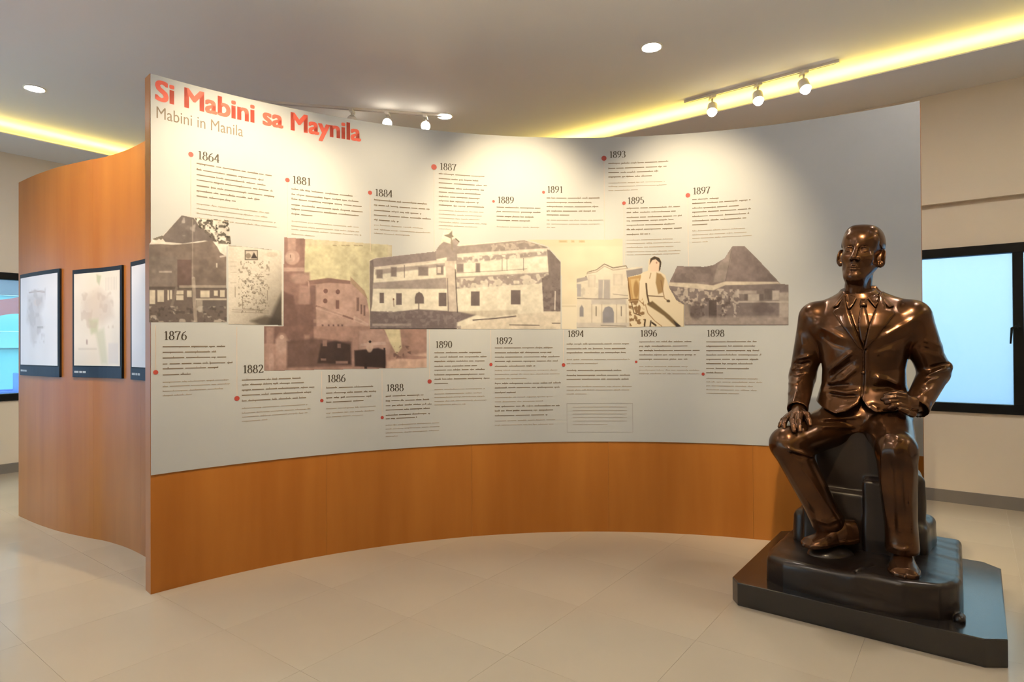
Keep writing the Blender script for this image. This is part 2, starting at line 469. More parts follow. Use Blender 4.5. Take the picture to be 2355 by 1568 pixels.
panel = tag(empty('exhibit_panel', (*pn((PHI0 + PHI1) / 2), 0)), 'tall curved white timeline panel with a red title and wooden base', 'display panel')
PINV = -Vector(panel.location)

def pbuild(mb, name, m, parent=None, **k):
    base = PINV
    mb.v = [tuple(Vector(v) + base) for v in mb.v]
    return mb.build(name, m, parent or panel, **k)

pbuild(MB().slab(arc(PHI0, PHI1, 60, -.012), .075, 0, PH), 'carcass', M['wood'])
nv = 5
for i in range(nv):
    g = .00012
    a = PHI0 + (PHI1 - PHI0) * i / nv + (g if i else 0); b = PHI0 + (PHI1 - PHI0) * (i + 1) / nv - (g if i < nv - 1 else 0)
    pbuild(MB().slab(arc(a, b, 14), .011, 0, PH), 'veneer_panel', M['wood'])
sheet = pbuild(MB().slab(arc(PHI0 + .0006, PHI1 - .0003, 90, .006), .0055, PW, PH - .002), 'graphic_sheet', M['sheet'])

# printed matter ---------------------------------------------------
def flat_on_panel(name, polys, m, off=.0072, parent=None):
    """polys: list of (verts[(phi, z)], faces)"""
    vs = []; fs = []
    for pv, pf in polys:
        b = len(vs)
        for phi, z in pv:
            x, y = pn(phi, off); vs.append((x + PINV.x, y + PINV.y, z))
        fs += [tuple(b + i for i in f) for f in pf]
    return mesh(name, vs, fs, m, parent or panel)

def quad(p0, z0, p1, z1, n=1):
    vs = []; fs = []
    for i in range(n + 1):
        p = p0 + (p1 - p0) * i / n; vs += [(p, z0), (p, z1)]
        if i: fs.append((2 * i - 2, 2 * i, 2 * i + 1, 2 * i - 1))
    return vs, fs

def text_polys(s, bold=0.0):
    cu = bpy.data.curves.new('t', 'FONT'); cu.body = s; cu.size = 1.0; cu.resolution_u = 4
    cu.offset = bold
    o = bpy.data.objects.new('t', cu); COL.objects.link(o)
    bpy.context.view_layer.update()
    me = o.evaluated_get(bpy.context.evaluated_depsgraph_get()).to_mesh()
    v = np.array([tuple(q.co)[:2] for q in me.vertices]); f = [tuple(p.vertices) for p in me.polygons]
    o.evaluated_get(bpy.context.evaluated_depsgraph_get()).to_mesh_clear()
    bpy.data.objects.remove(o); bpy.data.curves.remove(cu)
    return v, f

def lettering(name, s, px0, py0, px1, m, height=None, bold=()):
    """text from pixel px0 (baseline py0) to px1 along the panel"""
    v, f = text_polys(s)
    p0, z0 = on_panel(px0, py0); p1, _ = on_panel(px1, py0)
    x0, x1 = v[:, 0].min(), v[:, 0].max()
    sx = (p1 - p0) / (x1 - x0)
    sz = sx * PR if height is None else height
    cl = []                                   # group the outlines into letters by their extent along the line
    par = list(range(len(v)))
    def root(i):
        while par[i] != i: par[i] = par[par[i]]; i = par[i]
        return i
    for fc in f:
        for i in fc[1:]: par[root(i)] = root(fc[0])
    ext = {}
    for i in range(len(v)):
        k = root(i); e_ = ext.setdefault(k, [9e9, -9e9]); e_[0] = min(e_[0], v[i, 0]); e_[1] = max(e_[1], v[i, 0])
    for k in sorted(ext, key=lambda k: ext[k][0]):
        a, b = ext[k]
        if cl and a < cl[-1][1] - .35 * (b - a): cl[-1][1] = max(b, cl[-1][1]); cl[-1][2].add(k)
        else: cl.append([a, b, {k}])
    for a, b, ks in cl:
        ids = [i for i in range(len(v)) if root(i) in ks]; mp = {i: n for n, i in enumerate(ids)}
        vv = v[ids]; ff = [tuple(mp[i] for i in fc) for fc in f if root(fc[0]) in ks]
        flat_on_panel(name, [([(p0 + (x + bx - x0) * sx, z0 + (y + by) * sz) for x, y in vv], ff) for bx, by in (bold or ((0, 0),))], m)

# cap heights of the built-in face are about .73 of the size
lettering('title_letter', 'Si Mabini sa Maynila', 359, 229, 828, M['red'], height=.155, bold=[(a, b) for a in (-.034, -.017, 0, .017, .034) for b in (-.02, 0, .02)])
lettering('subtitle_letter', 'Mabini in Manila', 360, 271, 559, M['ink'], height=.092)

def ell(cx, cy, rx, ry, a0=0, a1=360, n=22):
    return [(cx + rx * math.cos(math.radians(a0 + (a1 - a0) * i / n)), cy + ry * math.sin(math.radians(a0 + (a1 - a0) * i / n))) for i in range(n + 1)]
GLY = {
    '1': [[(.30, .97), (.30, .0)], [(.13, .84), (.30, .97)], [(.14, .015), (.46, .015)]],
    '8': [ell(.3, .75, .17, .235), ell(.3, .26, .23, .26)],
    '6': [ell(.3, .29, .23, .29), [(.07, .30), (.10, .55), (.22, .80), (.48, .98)]],
    '9': [ell(.3, .71, .23, .29), [(.53, .70), (.50, .45), (.38, .20), (.12, .02)]],
    '4': [[(.42, 0), (.42, 1)], [(.42, 1), (.03, .28)], [(.03, .28), (.58, .28)], [(.30, .015), (.54, .015)]],
    '7': [[(.06, .97), (.55, .97)], [(.55, .97), (.33, .5), (.22, 0)], [(.06, .97), (.06, .82)]],
    '0': [ell(.3, .5, .23, .5)],
    '2': [ell(.29, .74, .21, .25, 165, -40), [(.46, .58), (.07, .03)], [(.07, .03), (.55, .03)], [(.55, .03), (.56, .16)]],
    '3': [ell(.26, .76, .19, .23, 150, -90), ell(.26, .27, .23, .27, 90, -150)],
    '5': [[(.50, .97), (.16, .97)], [(.16, .97), (.12, .55)], ell(.27, .30, .24, .29, 125, -150)],
}
def glyph_polys(s, p0, z0, h):
    polys = []; x = 0
    for ch in s:
        for path in GLY[ch]:
            vs = []; fs = []
            n = len(path)
            for i, (a, b) in enumerate(path):
                q0 = path[max(i - 1, 0)]; q1 = path[min(i + 1, n - 1)]
                dx, dy = q1[0] - q0[0], q1[1] - q0[1]; L = math.hypot(dx, dy) or 1
                wd = .024 + .055 * (abs(dy) / L) ** 2
                nx, ny = -dy / L * wd, dx / L * wd
                for sg in (1, -1): vs.append((p0 + (x + a + sg * nx) * h / PR, z0 + (b + sg * ny) * h))
                if i: fs.append((2 * i - 2, 2 * i, 2 * i + 1, 2 * i - 1))
            polys.append((vs, fs))
        x += .66 if ch != '1' else .56
    return polys

def disc(p, z, r, n=20):
    return [(p + r * math.cos(2 * math.pi * i / n) / PR, z + r * math.sin(2 * math.pi * i / n)) for i in range(n)], [tuple(range(n))]

def text_block(name, xl, rows, rng):
    dark = []; light = []
    for (y, xr, wt) in rows:
        p0, z0 = on_panel(xl, y); p1, _ = on_panel(xr, y)
        dst = dark if wt else light
        x = p0; total = p1 - p0
        while x < p1 - .002:
            wl = min(rng.choice([.008, .013, .018, .024, .030, .036]) * rng.uniform(.8, 1.2), p1 - x)
            hh = (.0054 if wt else .0034) * rng.uniform(.85, 1.15)
            k = max(1, int(wl / .006))
            dst.append(quad(x, z0 - hh / 2, x + wl, z0 + hh / 2, k))
            for _ in range(rng.randint(0, 3)):      # ascenders and descenders
                q = x + rng.uniform(0, max(wl - .001, .0005)); up = rng.choice([1, 1, -1])
                dst.append(quad(q, z0, q + .0007, z0 + up * (.0085 if wt else .006)))
            x += wl + rng.uniform(.0016, .0034)
    if dark: flat_on_panel('text_block', dark, M['ink'])['kind'] = 'stuff'
    if light: flat_on_panel('text_block', light, M['ink2'])['kind'] = 'stuff'

def B(*rows): return [(y, x, 1) for y, x in rows]
def Lt(*rows): return [(y, x, 0) for y, x in rows]
ENT = [
 ('1864', 454, 365, (439, 355, .0135), 497, 452, B((375,625),(389,606),(401,611),(413,627),(426,631),(438,597),(450,542)) + Lt((468,625),(479,615),(490,634),(501,636))),
 ('1881', 672, 421, (661, 414, .0135), 546, 670, B((434,814),(446,827),(457,834),(470,834),(480,825),(491,720)) + Lt((508,825),(519,826),(527,831),(538,724))),
 ('1884', 862, 450, (851, 443, .0135), 578, 860, B((459,982),(471,988),(483,969),(494,991),(505,917)) + Lt((517,974),(527,990),(536,947))),
 ('1887', 1011, 390, (998, 384, .019), 580, 1009, B((399,1118),(410,1100),(420,1120),(431,1113),(441,1105),(451,1103),(461,1101),(471,1118)) + Lt((483,1112),(492,1108),(501,1103),(510,1120),(518,1098),(526,1039))),
 ('1889', 1144, 467, (1135, 463, .0095), None, 1142, B((476,1243),(486,1243),(497,1227),(506,1219)) + Lt((521,1240),)),
 ('1891', 1258, 443, (1250, 442, .0105), None, 1257, B((455,1379),(465,1364),(475,1376),(485,1370),(494,1310)) + Lt((506,1387),(515,1383),(523,1277))),
 ('1893', 1401, 363, (1389, 364, .018), 553, 1399, B((376,1537),(387,1533),(397,1514),(407,1499)) + Lt((421,1529),(429,1533),(438,1467))),
 ('1895', 1443, 469, (1435, 467, .0125), 606, 1441, B((479,1564),(489,1554),(500,1568),(508,1549),(518,1552),(528,1568),(539,1495)) + Lt((552,1551),(560,1565),(569,1552),(579,1565),(586,1563))),
 ('1897', 1593, 447, (1582, 449, .0155), 612, 1592, B((459,1653),(468,1726),(479,1699),(488,1727),(498,1723),(508,1721),(517,1630)) + Lt((531,1715),(540,1717),(548,1729),(557,1628))),
 ('1876', 376, 781, (358, 856, .0125), 748, 374, B((797,518),(810,497),(823,523),(837,535),(848,502),(862,439)) + Lt((879,526),(889,529),(900,513),(910,448))),
 ('1882', 558, 858, (545, 916, .0145), 752, 556, B((874,694),(885,699),(897,723),(909,718),(922,704)) + Lt((939,707),(950,714),(959,707),(969,615))),
 ('1886', 752, 879, (740, 921, .0105), 854, 750, B((892,864),(904,867),(915,854),(925,836)) + Lt((940,864),(950,861),(959,835))),
 ('1888', 888, 900, (879, 960, .0105), 851, 887, B((911,974),(922,987),(933,993),(943,989),(955,989),(963,959)) + Lt((978,1010),(987,1011),(996,1010),(1004,915))),
 ('1890', 1001, 800, (988, 877, .0145), 758, 999, B((811,1110),(821,1123),(831,1116),(842,1097),(851,1115),(862,1114),(872,1126),(882,1033)) + Lt((896,1115),(906,1108),(914,1115),(923,1120),(931,1071))),
 ('1892', 1140, 791, (1129, 838, .011), 758, 1138, B((800,1271),(811,1268),(821,1287),(831,1283),(842,1231)) + Lt((852,1282),(861,1287),(871,1212)) + B((882,1290),(892,1287),(903,1186)) + Lt((914,1271),(924,1249)) + B((935,1287),(945,1272),(956,1259)) + Lt((968,1277),(978,1273))),
 ('1894', 1305, 775, (1296, 839, .0125), 758, 1303, B((791,1448),(802,1439),(811,1439)) + Lt((827,1449),(836,1375)) + B((852,1429),(863,1449),(872,1446)) + Lt((889,1453),(897,1447),(906,1351))),
 ('1896', 1472, 774, (1463, 832, .009), None, 1470, B((786,1590),(796,1581),(806,1609),(816,1600),(826,1581)) + Lt((843,1582),(851,1609),(859,1609))),
 ('1898', 1625, 774, (1617, 860, .0105), None, 1624, B((786,1740),(796,1737),(806,1746),(816,1751),(826,1744),(836,1731),(847,1726),(857,1663)) + Lt((870,1743),(878,1753),(887,1735),(896,1740),(904,1700))),
]
rng = random.Random(11)
for (yr, xy, yb, (dx, dy, dr), ys, xl, rows) in ENT:
    p, z = on_panel(xy, yb)
    flat_on_panel('year_heading', glyph_polys(yr, p, z, .047), M['num'], .0074)
    p, z = on_panel(dx, dy)
    flat_on_panel('timeline_dot', [disc(p, z, dr)], M['dot'], .0078)
    if ys is not None:
        _, z1 = on_panel(dx, ys)
        flat_on_panel('timeline_stem', [quad(p - .0004, z, p + .0004, z1)], M['stem'], .0076)
    text_block('text_block', xl, rows, rng)
# credits box
pa, za = on_panel(1304, 994); pb_, zb = on_panel(1455, 927)
e = .0013
flat_on_panel('credits_box', [quad(pa, za, pb_, za + e, 24), quad(pa, zb - e, pb_, zb, 24), quad(pa, za, pa + e / PR, zb), quad(pb_ - e / PR, za, pb_, zb)], M['ink'])
cr = []
for k in range(6):
    _, z = on_panel(1316, 936 + k * 8)
    cr.append(quad(pa + .012, z - .0012, pb_ - .012 - (.04 if k == 5 else 0), z + .0012, 20))
flat_on_panel('text_block', cr, M['ink2'])['kind'] = 'stuff'

# painted photographs ------------------------------------------------
class Canvas:
    """a colour grid traced in photograph pixels and laid onto a real surface"""
    def __init__(s, x0, y0, x1, y1, step, bg):
        nx = max(2, int(round((x1 - x0) / step)) + 1); ny = max(2, int(round((y1 - y0) / step)) + 1)
        s.X, s.Y = np.meshgrid(np.linspace(x0, x1, nx), np.linspace(y0, y1, ny))
        s.c = np.ones((ny, nx, 3)) * np.array(bg, float); s.a = np.ones((ny, nx)); s.rs = np.random.RandomState(int(x0 * 7 + y0))
    def _sd(s, pts):
        X, Y = s.X, s.Y; d = np.full(X.shape, 1e9); ins = np.zeros(X.shape, bool); n = len(pts)
        for i in range(n):
            ax, ay = pts[i]; bx, by = pts[(i + 1) % n]
            ex, ey = bx - ax, by - ay; L = ex * ex + ey * ey + 1e-9
            t = np.clip(((X - ax) * ex + (Y - ay) * ey) / L, 0, 1)
            d = np.minimum(d, np.hypot(X - ax - t * ex, Y - ay - t * ey))
            cnd = ((ay > Y) != (by > Y))
            with np.errstate(divide='ignore', invalid='ignore'):
                xi = ex * (Y - ay) / (ey if abs(ey) > 1e-9 else 1e-9) + ax
            ins ^= cnd & (X < xi)
        return np.where(ins, d, -d)
    def mix(s, m, col):
        s.c += m[..., None] * (np.array(col, float) - s.c); return s
    def poly(s, pts, col, a=1., soft=1.5):
        return s.mix(np.clip(s._sd(pts) / soft + .5, 0, 1) * a, col)
    def rect(s, x0, y0, x1, y1, col, a=1., soft=1.5):
        return s.poly([(x0, y0), (x1, y0), (x1, y1), (x0, y1)], col, a, soft)
    def line(s, pts, w, col, a=1.):
        d = np.full(s.X.shape, 1e9)
        for (ax, ay), (bx, by) in zip(pts[:-1], pts[1:]):
            ex, ey = bx - ax, by - ay; L = ex * ex + ey * ey + 1e-9
            t = np.clip(((s.X - ax) * ex + (s.Y - ay) * ey) / L, 0, 1)
            d = np.minimum(d, np.hypot(s.X - ax - t * ex, s.Y - ay - t * ey))
        return s.mix(np.clip((w / 2 - d) / 1.2 + .5, 0, 1) * a, col)
    def ell(s, cx, cy, rx, ry, col, a=1., soft=.15):
        q = np.hypot((s.X - cx) / rx, (s.Y - cy) / ry)
        return s.mix(np.clip((1 - q) / soft + .5, 0, 1) * a, col)
    def grad(s, x0, y0, x1, y1, col, a=1.):
        L = (x1 - x0) ** 2 + (y1 - y0) ** 2
        return s.mix(np.clip(((s.X - x0) * (x1 - x0) + (s.Y - y0) * (y1 - y0)) / L, 0, 1) * a, col)
    def nz(s, sc):
        ny, nx = s.X.shape; x0, y0 = s.X[0, 0], s.Y[0, 0]
        gx = (s.X - x0) / sc; gy = (s.Y - y0) / sc
        g = s.rs.rand(int(gy.max()) + 3, int(gx.max()) + 3)
        ix, iy = gx.astype(int), gy.astype(int); fx, fy = gx - ix, gy - iy
        fx = fx * fx * (3 - 2 * fx); fy = fy * fy * (3 - 2 * fy)
        return (g[iy, ix] * (1 - fx) + g[iy, ix + 1] * fx) * (1 - fy) + (g[iy + 1, ix] * (1 - fx) + g[iy + 1, ix + 1] * fx) * fy
    def mottle(s, sc, amp, region=None):
        m = 1.0 if region is None else np.clip(s._sd(region) / 3 + .5, 0, 1)
        s.c *= (1 + ((s.nz(sc) + .6 * s.nz(sc * .45) - .8) * 2 * amp * m))[..., None]; return s
    def blots(s, region, sc, thr, col, a=.8):
        m = np.clip(s._sd(region) / 2 + .5, 0, 1) * np.clip((s.nz(sc) * .6 + s.nz(sc * .5) * .4 - thr) * 9, 0, 1)
        return s.mix(m * a, col)
    def clip(s, pts): s.a = (s._sd(pts) > -.2).astype(float); return s
    def build(s, name, parent, mapf, m, gain=.57):
        ny, nx = s.X.shape
        idx = -np.ones((ny, nx), int); vs = []
        keep = s.a > .5
        use = np.zeros((ny, nx), bool); q = keep[:-1, :-1] & keep[1:, :-1] & keep[:-1, 1:] & keep[1:, 1:]
        use[:-1, :-1] |= q; use[1:, :-1] |= q; use[:-1, 1:] |= q; use[1:, 1:] |= q
        jj, ii = np.nonzero(use); idx[jj, ii] = np.arange(len(jj))
        vs = [mapf(s.X[j, i], s.Y[j, i]) for j, i in zip(jj, ii)]
        j, i = np.nonzero(q)
        fs = np.stack([idx[j, i], idx[j + 1, i], idx[j + 1, i + 1], idx[j, i + 1]], 1)
        me = bpy.data.meshes.new(name)
        me.from_pydata(vs, [], fs.tolist())
        at = me.color_attributes.new('Col', 'FLOAT_COLOR', 'POINT')
        c = np.clip(s.c[jj, ii] / 255., 0, 1); c = np.where(c <= .04045, c / 12.92, ((c + .055) / 1.055) ** 2.4) * gain * np.array([1.0, .995, 1.10])
        buf = np.ones((len(jj), 4), np.float32); buf[:, :3] = c
        at.data.foreach_set('color', buf.ravel())
        me.materials.append(m)
        o = bpy.data.objects.new(name, me); COL.objects.link(o); o.parent = parent
        return o

def panel_map(layer):
    off = .0066 + .00022 * layer
    def f(x, y):
        p, z = on_panel(x, y, off); q = pn(p, off)
        return (q[0] + PINV.x, q[1] + PINV.y, z)
    return f

WH = (243, 240, 232)
# A: hut on stilts
c = Canvas(343, 494, 533, 742, 1.25, (238, 232, 220))
c.poly([(372,546),(418,495),(446,501),(458,520),(488,540),(500,556),(470,553),(420,560),(380,556)], (118,108,106))
c.blots([(395,500),(450,500),(450,545),(395,545)], 16, .58, (190,182,176), .8)
c.blots([(448,500),(525,505),(532,562),(500,560),(455,520)], 9, .50, (92,86,78), .9)
c.blots([(448,500),(525,505),(532,562),(500,560),(455,520)], 5, .62, (60,54,48), .9)
c.line([(342,505),(373,498)], 1.2, (160,150,130), .5); c.line([(350,520),(372,512)], 1.2, (160,150,130), .5)
c.ell(358, 545, 9, 7, (130,122,112)); c.ell(370, 545, 5, 6, (120,112,104))
c.poly([(342,562),(370,561),(400,563),(440,559),(462,557),(487,552),(500,568),(506,580),(521,590),(521,662),(342,662)], (132,118,111))
c.rect(342, 590, 408, 660, (140,130,124), .55, 6); c.rect(408, 597, 440, 660, (112,92,88))
c.rect(365, 623, 395, 627, (188,178,168), .9); c.rect(497, 605, 500, 615, (220,212,200)); c.line([(507,590),(520,588)], 4, (214,205,196), .8)
c.mottle(22, .09)
c.rect(342, 659, 522, 666, (100,90,86)); c.rect(412, 656, 520, 662, (196,186,172), .7)
c.rect(342, 665, 522, 742, (118,106,101))
for r in ((344,667,357,699),(362,667,377,694),(385,667,389,690),(391,667,396,688),(405,668,422,690),(430,668,441,683),(461,668,482,684),(492,668,501,680),(506,667,517,683)): c.rect(*r, (226,216,196))
c.line([(404,678),(423,678)], 2, (110,98,92))
c.rect(450, 686, 521, 690, (210,200,184)); c.rect(452, 690, 466, 714, (196,188,174), .7); c.rect(466, 692, 520, 712, (112,104,102))
c.line([(406,662),(394,708)], 6, (150,138,130), .7)
c.blots([(342,704),(522,704),(522,742),(342,742)], 13, .52, (205,196,184), .8); c.blots([(342,704),(522,704),(522,742),(342,742)], 8, .56, (84,76,74), .7)
c.line([(445,640),(447,690),(450,740)], 8, (222,210,194), .55); c.line([(443,505),(443,640)], 2, (196,186,176), .6)
c.mottle(10, .06)
c.clip([(343,561),(352,548),(375,540),(417,494),(448,500),(526,506),(533,562),(521,567),(522,741),(343,741)])
c.build('photo_print', panel, panel_map(1), M['print']); 
# E0: cream page behind the pale house
c = Canvas(1206, 549, 1432, 757, 2.0, (234, 224, 196))
c.mottle(40, .03); c.rect(1206, 549, 1432, 566, (226,214,184), .7, 4)
for x in (1286, 1314, 1332, 1338): c.rect(x, 553, x + (18 if x == 1286 else 7), 557, (196,180,140))
c.rect(1290, 700, 1327, 757, (240,232,208), 1, 3); c.line([(1290,704),(1324,704)], 1.4, (170,150,120))
c.clip([(1206,551),(1432,549),(1432,620),(1330,700),(1327,757),(1291,757),(1290,603),(1258,566)])
c.build('photo_print', panel, panel_map(1), M['print'])
# C: street with a clock tower
c = Canvas(606, 544, 984, 855, 1.4, (206, 200, 166))
c.mottle(30, .025)
c.rect(700, 546, 905, 563, (214,204,178), .6, 3); c.rect(892, 560, 905, 640, (218,208,180), .7, 3)
for x in (766, 786, 796, 815, 826): c.line([(x,564),(x + 8,565)], 2, (150,138,110), .8)
pk, pm, pd = (186,156,146), (152,120,113), (100,76,73)
c.poly([(652,545),(702,546),(700,628),(712,650),(722,760),(607,760),(607,749),(652,749)], pm)
c.rect(662, 545, 680, 575, pk, .8, 3); c.rect(690, 548, 699, 600, (132,104,98), .7, 4); c.ell(672, 592, 17, 17, pk); c.ell(668, 592, 11, 11, (204,178,166), .7); c.line([(668,592),(668,586)], 1.5, pd)
c.rect(652, 615, 700, 624, (200,172,160), .8, 3); c.rect(652, 626, 712, 660, (140,110,104), .8, 5); c.ell(690, 640, 22, 12, (190,160,150), .7, .5)
c.poly([(652,670),(675,680),(690,760),(652,760)], (112,84,80), .9, 5); c.poly([(690,655),(715,660),(706,770),(680,770)], (176,146,138), .7, 5)
c.poly([(708,646),(756,640),(806,645),(842,680),(850,720),(850,790),(722,790)], pk)
c.poly([(710,645),(755,639),(806,646),(806,653),(756,650),(712,655)], (134,104,98), .9); c.poly([(806,636),(838,668),(846,688),(806,650)], (172,148,126))
c.poly([(712,655),(726,655),(728,770),(714,770)], (120,92,88), .8, 4)
for x, y in ((749,669),(777,671),(748,692)): c.ell(x, y, 5, 5.5, (120,88,84))
c.rect(772, 690, 780, 710, (124,92,88)); c.line([(728,704),(790,726),(830,740)], 4, (120,90,86), .8); c.line([(730,708),(785,724)], 7, (206,178,166), .6)
c.rect(820, 684, 826, 715, pd, .7); c.rect(829, 700, 833, 722, pd, .8); c.rect(836, 702, 840, 726, pd, .8); c.poly([(814,725),(848,745),(846,752),(812,736)], (206,180,168), .7)
for x in (740, 754, 765, 776, 785): c.rect(x, 746, x + 4, 778, pd, .85)
c.rect(720, 734, 806, 742, (206,176,162), .5, 3); c.rect(804, 736, 810, 784, pk); c.poly([(722,772),(806,780),(806,792),(722,786)], (92,68,66), .8)
c.rect(607, 750, 984, 855, (170,138,128), 1, 2); c.poly([(650,700),(720,700),(722,790),(607,790),(607,750),(650,750)], (124,95,90), .9, 4)
for x0, x1, y0 in ((612,630,752),(634,668,780),(700,712,770)): c.rect(x0, y0, x1, 840, (188,158,148), .6, 5)
c.ell(648, 790, 14, 22, (196,168,158), .8, .5); c.ell(648, 775, 5, 5, (206,180,168)); c.ell(624, 835, 6, 26, (196,168,158), .6, .5)
c.poly([(660,785),(720,778),(808,786),(808,842),(660,845)], (104,80,76), .85, 6)
c.poly([(738,790),(772,784),(806,792),(808,838),(730,835)], (58,42,42), .85, 5)
for r in ((742,782,752,796),(776,790,784,800),(738,824,750,829),(772,830,800,836)): c.rect(*r, (170,140,132), .7, 2)
c.poly([(826,760),(880,757),(900,790),(895,815),(826,815)], pk, .9, 3); c.poly([(830,790),(886,785),(888,792),(828,796)], (206,180,170), .8)
c.poly([(815,806),(870,800),(886,806),(888,846),(816,842)], (50,34,36), .95, 4); c.ell(850, 797, 8, 13, (204,178,164), .9, .3); c.ell(851, 786, 3, 3, (40,28,28))
c.rect(882, 800, 886, 848, (44,30,32)); c.rect(838, 835, 844, 848, (44,30,32))
c.poly([(884,757),(920,757),(924,800),(912,815),(898,790)], (222,212,176), 1, 3); c.rect(938, 757, 984, 815, (176,142,130), .9, 5); c.blots([(905,795),(945,795),(945,825),(905,825)], 7, .5, (110,84,80), .8)
c.poly([(890,830),(984,810),(984,848),(886,850)], (222,190,172), .9, 6); c.ell(950, 822, 34, 4, (150,112,106), .6, .6)
c.mottle(14, .07); c.mottle(5, .03)
c.clip([(653,545),(902,563),(902,757),(982,757),(982,846),(800,849),(607,853),(607,749),(651,749)])
c.build('photo_print', panel, panel_map(2), M['print'])
# B: typed page
c = Canvas(524, 561, 651, 748, 1.3, (232, 225, 210))
c.mottle(26, .03); c.line([(527,565),(560,566),(624,574)], 1.6, (80,66,52), .8)
c.rect(563, 575, 593, 598, (92,82,72)); c.rect(565, 577, 591, 596, (212,202,186)); c.ell(571, 588, 6, 6, (150,138,124)); c.poly([(577,594),(584,580),(592,594)], (66,56,52)); 
c.ell(625, 585, 14, 6, (200,190,172), .6, .4)
c.blots([(548,600),(620,600),(620,705),(548,705)], 5, .60, (150,140,124), .8); c.blots([(555,640),(612,640),(612,720),(555,720)], 3.4, .63, (120,110,98), .9)
for y in (602, 612, 626, 650): c.line([(530,y),(544,y)], 1.2, (170,158,140), .6)
c.line([(541,660),(541,683)], 1.2, (130,118,104)); c.line([(615,668),(615,690)], 1.2, (120,108,96)); c.line([(558,690),(558,710)], 1.2, (130,118,104)); c.line([(560,710),(605,713)], 1.2, (130,118,104))
for y in (712, 717): c.line([(534,y),(618,y + 3)], 1.4, (140,128,112), .6)
c.grad(545, 690, 640, 760, (120,112,104), .9); c.poly([(575,738),(610,726),(650,735),(650,748),(600,748)], (70,62,56), .7, 8); c.poly([(640,690),(650,670),(650,748),(615,748)], (60,52,48), .75, 10)
c.rect(648, 561, 651, 748, (236,230,218), .9, 1); c.rect(524, 561, 526, 748, (236,230,218), .9, 1)
c.mottle(4, .03)
c.clip([(524,563),(650,576),(651,748),(525,746)])
c.build('photo_print', panel, panel_map(3), M['print'])
# D: long two-storey building
wl, sh, sd = (244, 238, 218), (162, 150, 146), (112, 100, 100)
c = Canvas(848, 528, 1292, 758, 1.4, wl)
c.poly([(852,600),(862,594),(1004,577),(1004,602),(860,618)], (150,138,136)); c.poly([(1003,570),(1020,556),(1056,566),(1205,552),(1258,568),(1290,603),(1290,757),(1276,700),(1262,572),(1048,588),(1003,596)], (162,150,144))
c.blots([(1130,562),(1240,552),(1250,572),(1130,585)], 7, .5, (208,196,182), .7)
c.poly([(860,614),(1024,596),(1024,602),(862,620)], (232,222,206), .9); c.poly([(1044,584),(1262,570),(1262,575),(1044,590)], (240,232,216), .9)
c.poly([(863,620),(1024,604),(1024,612),(863,632)], sh, .8, 3); c.poly([(1048,592),(1258,577),(1258,588),(1120,600),(1048,606)], sh, .85, 4)
c.blots([(1048,590),(1258,577),(1258,606),(1048,612)], 8, .5, (244,236,218), .8)
for r in ((866,620,880,640),(899,614,912,636),(962,613,985,634),(1004,610,1020,632),(1050,606,1066,626),(1094,605,1104,626)): c.rect(*r, (132,120,118), .9, 3)
c.rect(1006, 614, 1014, 628, (226,214,200)); c.line([(930,610),(930,638)], 1.5, sd); 
for x in (1155, 1166, 1204): c.line([(x,594),(x,622)], 1.4, sd, .8)
c.line([(1048,628),(1120,624),(1160,622),(1212,618)], 1.3, sd, .7)
c.poly([(858,650),(1030,638),(1262,626),(1262,640),(1240,652),(1048,664),(858,664)], sh, .9, 3); c.blots([(1048,640),(1262,628),(1262,664),(1048,668)], 10, .48, (244,236,218), .75)
for r in ((873,673,883,697),(911,674,924,701),(1009,673,1027,704),(1083,670,1103,703),(1175,667,1197,700)): c.rect(*r, (118,106,106), 1, 1.5)
c.poly([(954,698),(954,684),(957,675),(964,671),(971,675),(975,684),(975,698)], (120,108,108)); c.line([(963,698),(963,712)], 2.5, sd); c.ell(905, 688, 2, 2, (120,70,60)); c.line([(905,690),(906,704)], 2, (140,120,112), .8)
c.poly([(850,600),(858,596),(860,620),(856,700),(852,720),(850,720)], (118,106,106), .9, 2); c.poly([(1258,573),(1268,578),(1290,605),(1290,716),(1250,716),(1246,640),(1262,632)], (132,120,118), .95, 2); c.blots([(1246,640),(1290,640),(1290,716),(1250,716)], 9, .5, (108,97,96), .7); c.line([(1277,670),(1276,712)], 2.2, (240,232,220))
c.poly([(850,715),(900,718),(960,711),(1050,716),(1100,722),(1050,742),(1050,757),(850,757)], (122,110,112), 1, 3); c.poly([(1050,716),(1190,712),(1190,722),(1120,730)], (206,196,178), .8, 4); c.poly([(1050,757),(1110,735),(1190,722),(1290,716),(1290,757)], (232,222,202), 1, 3)
c.line([(1088,736),(1140,732),(1186,727)], 3, (104,92,92), .9); c.line([(1172,747),(1240,748)], 1.8, (90,78,76)); c.line([(1270,743),(1290,743)], 1.8, (90,78,76)); c.rect(856, 744, 945, 750, (196,186,178), .7, 2)
c.blots([(850,715),(1060,715),(1060,757),(850,757)], 8, .54, (150,138,138), .6); c.line([(850,756),(1050,756)], 2, (70,60,58))
c.poly([(1024,600),(1038,590),(1046,600),(1050,716),(1030,716)], (214,202,188), 1, 2); c.line([(1047,620),(1052,718)], 2.2, (90,80,80)); c.line([(1029,640),(1031,716)], 2, sd, .8)
c.poly([(1014,560),(1024,556),(1028,600),(1046,600),(1052,600),(1050,566),(1056,558),(1044,548),(1036,556),(1036,570)], sh, .9, 2); c.poly([(1020,541),(1032,538),(1040,530),(1040,540),(1044,544),(1036,548)], (130,120,108)); c.line([(1038,545),(1040,575)], 3, (150,140,126)); c.line([(1048,549),(1058,558)], 3, (110,100,92))
c.mottle(12, .05); c.mottle(5, .03)
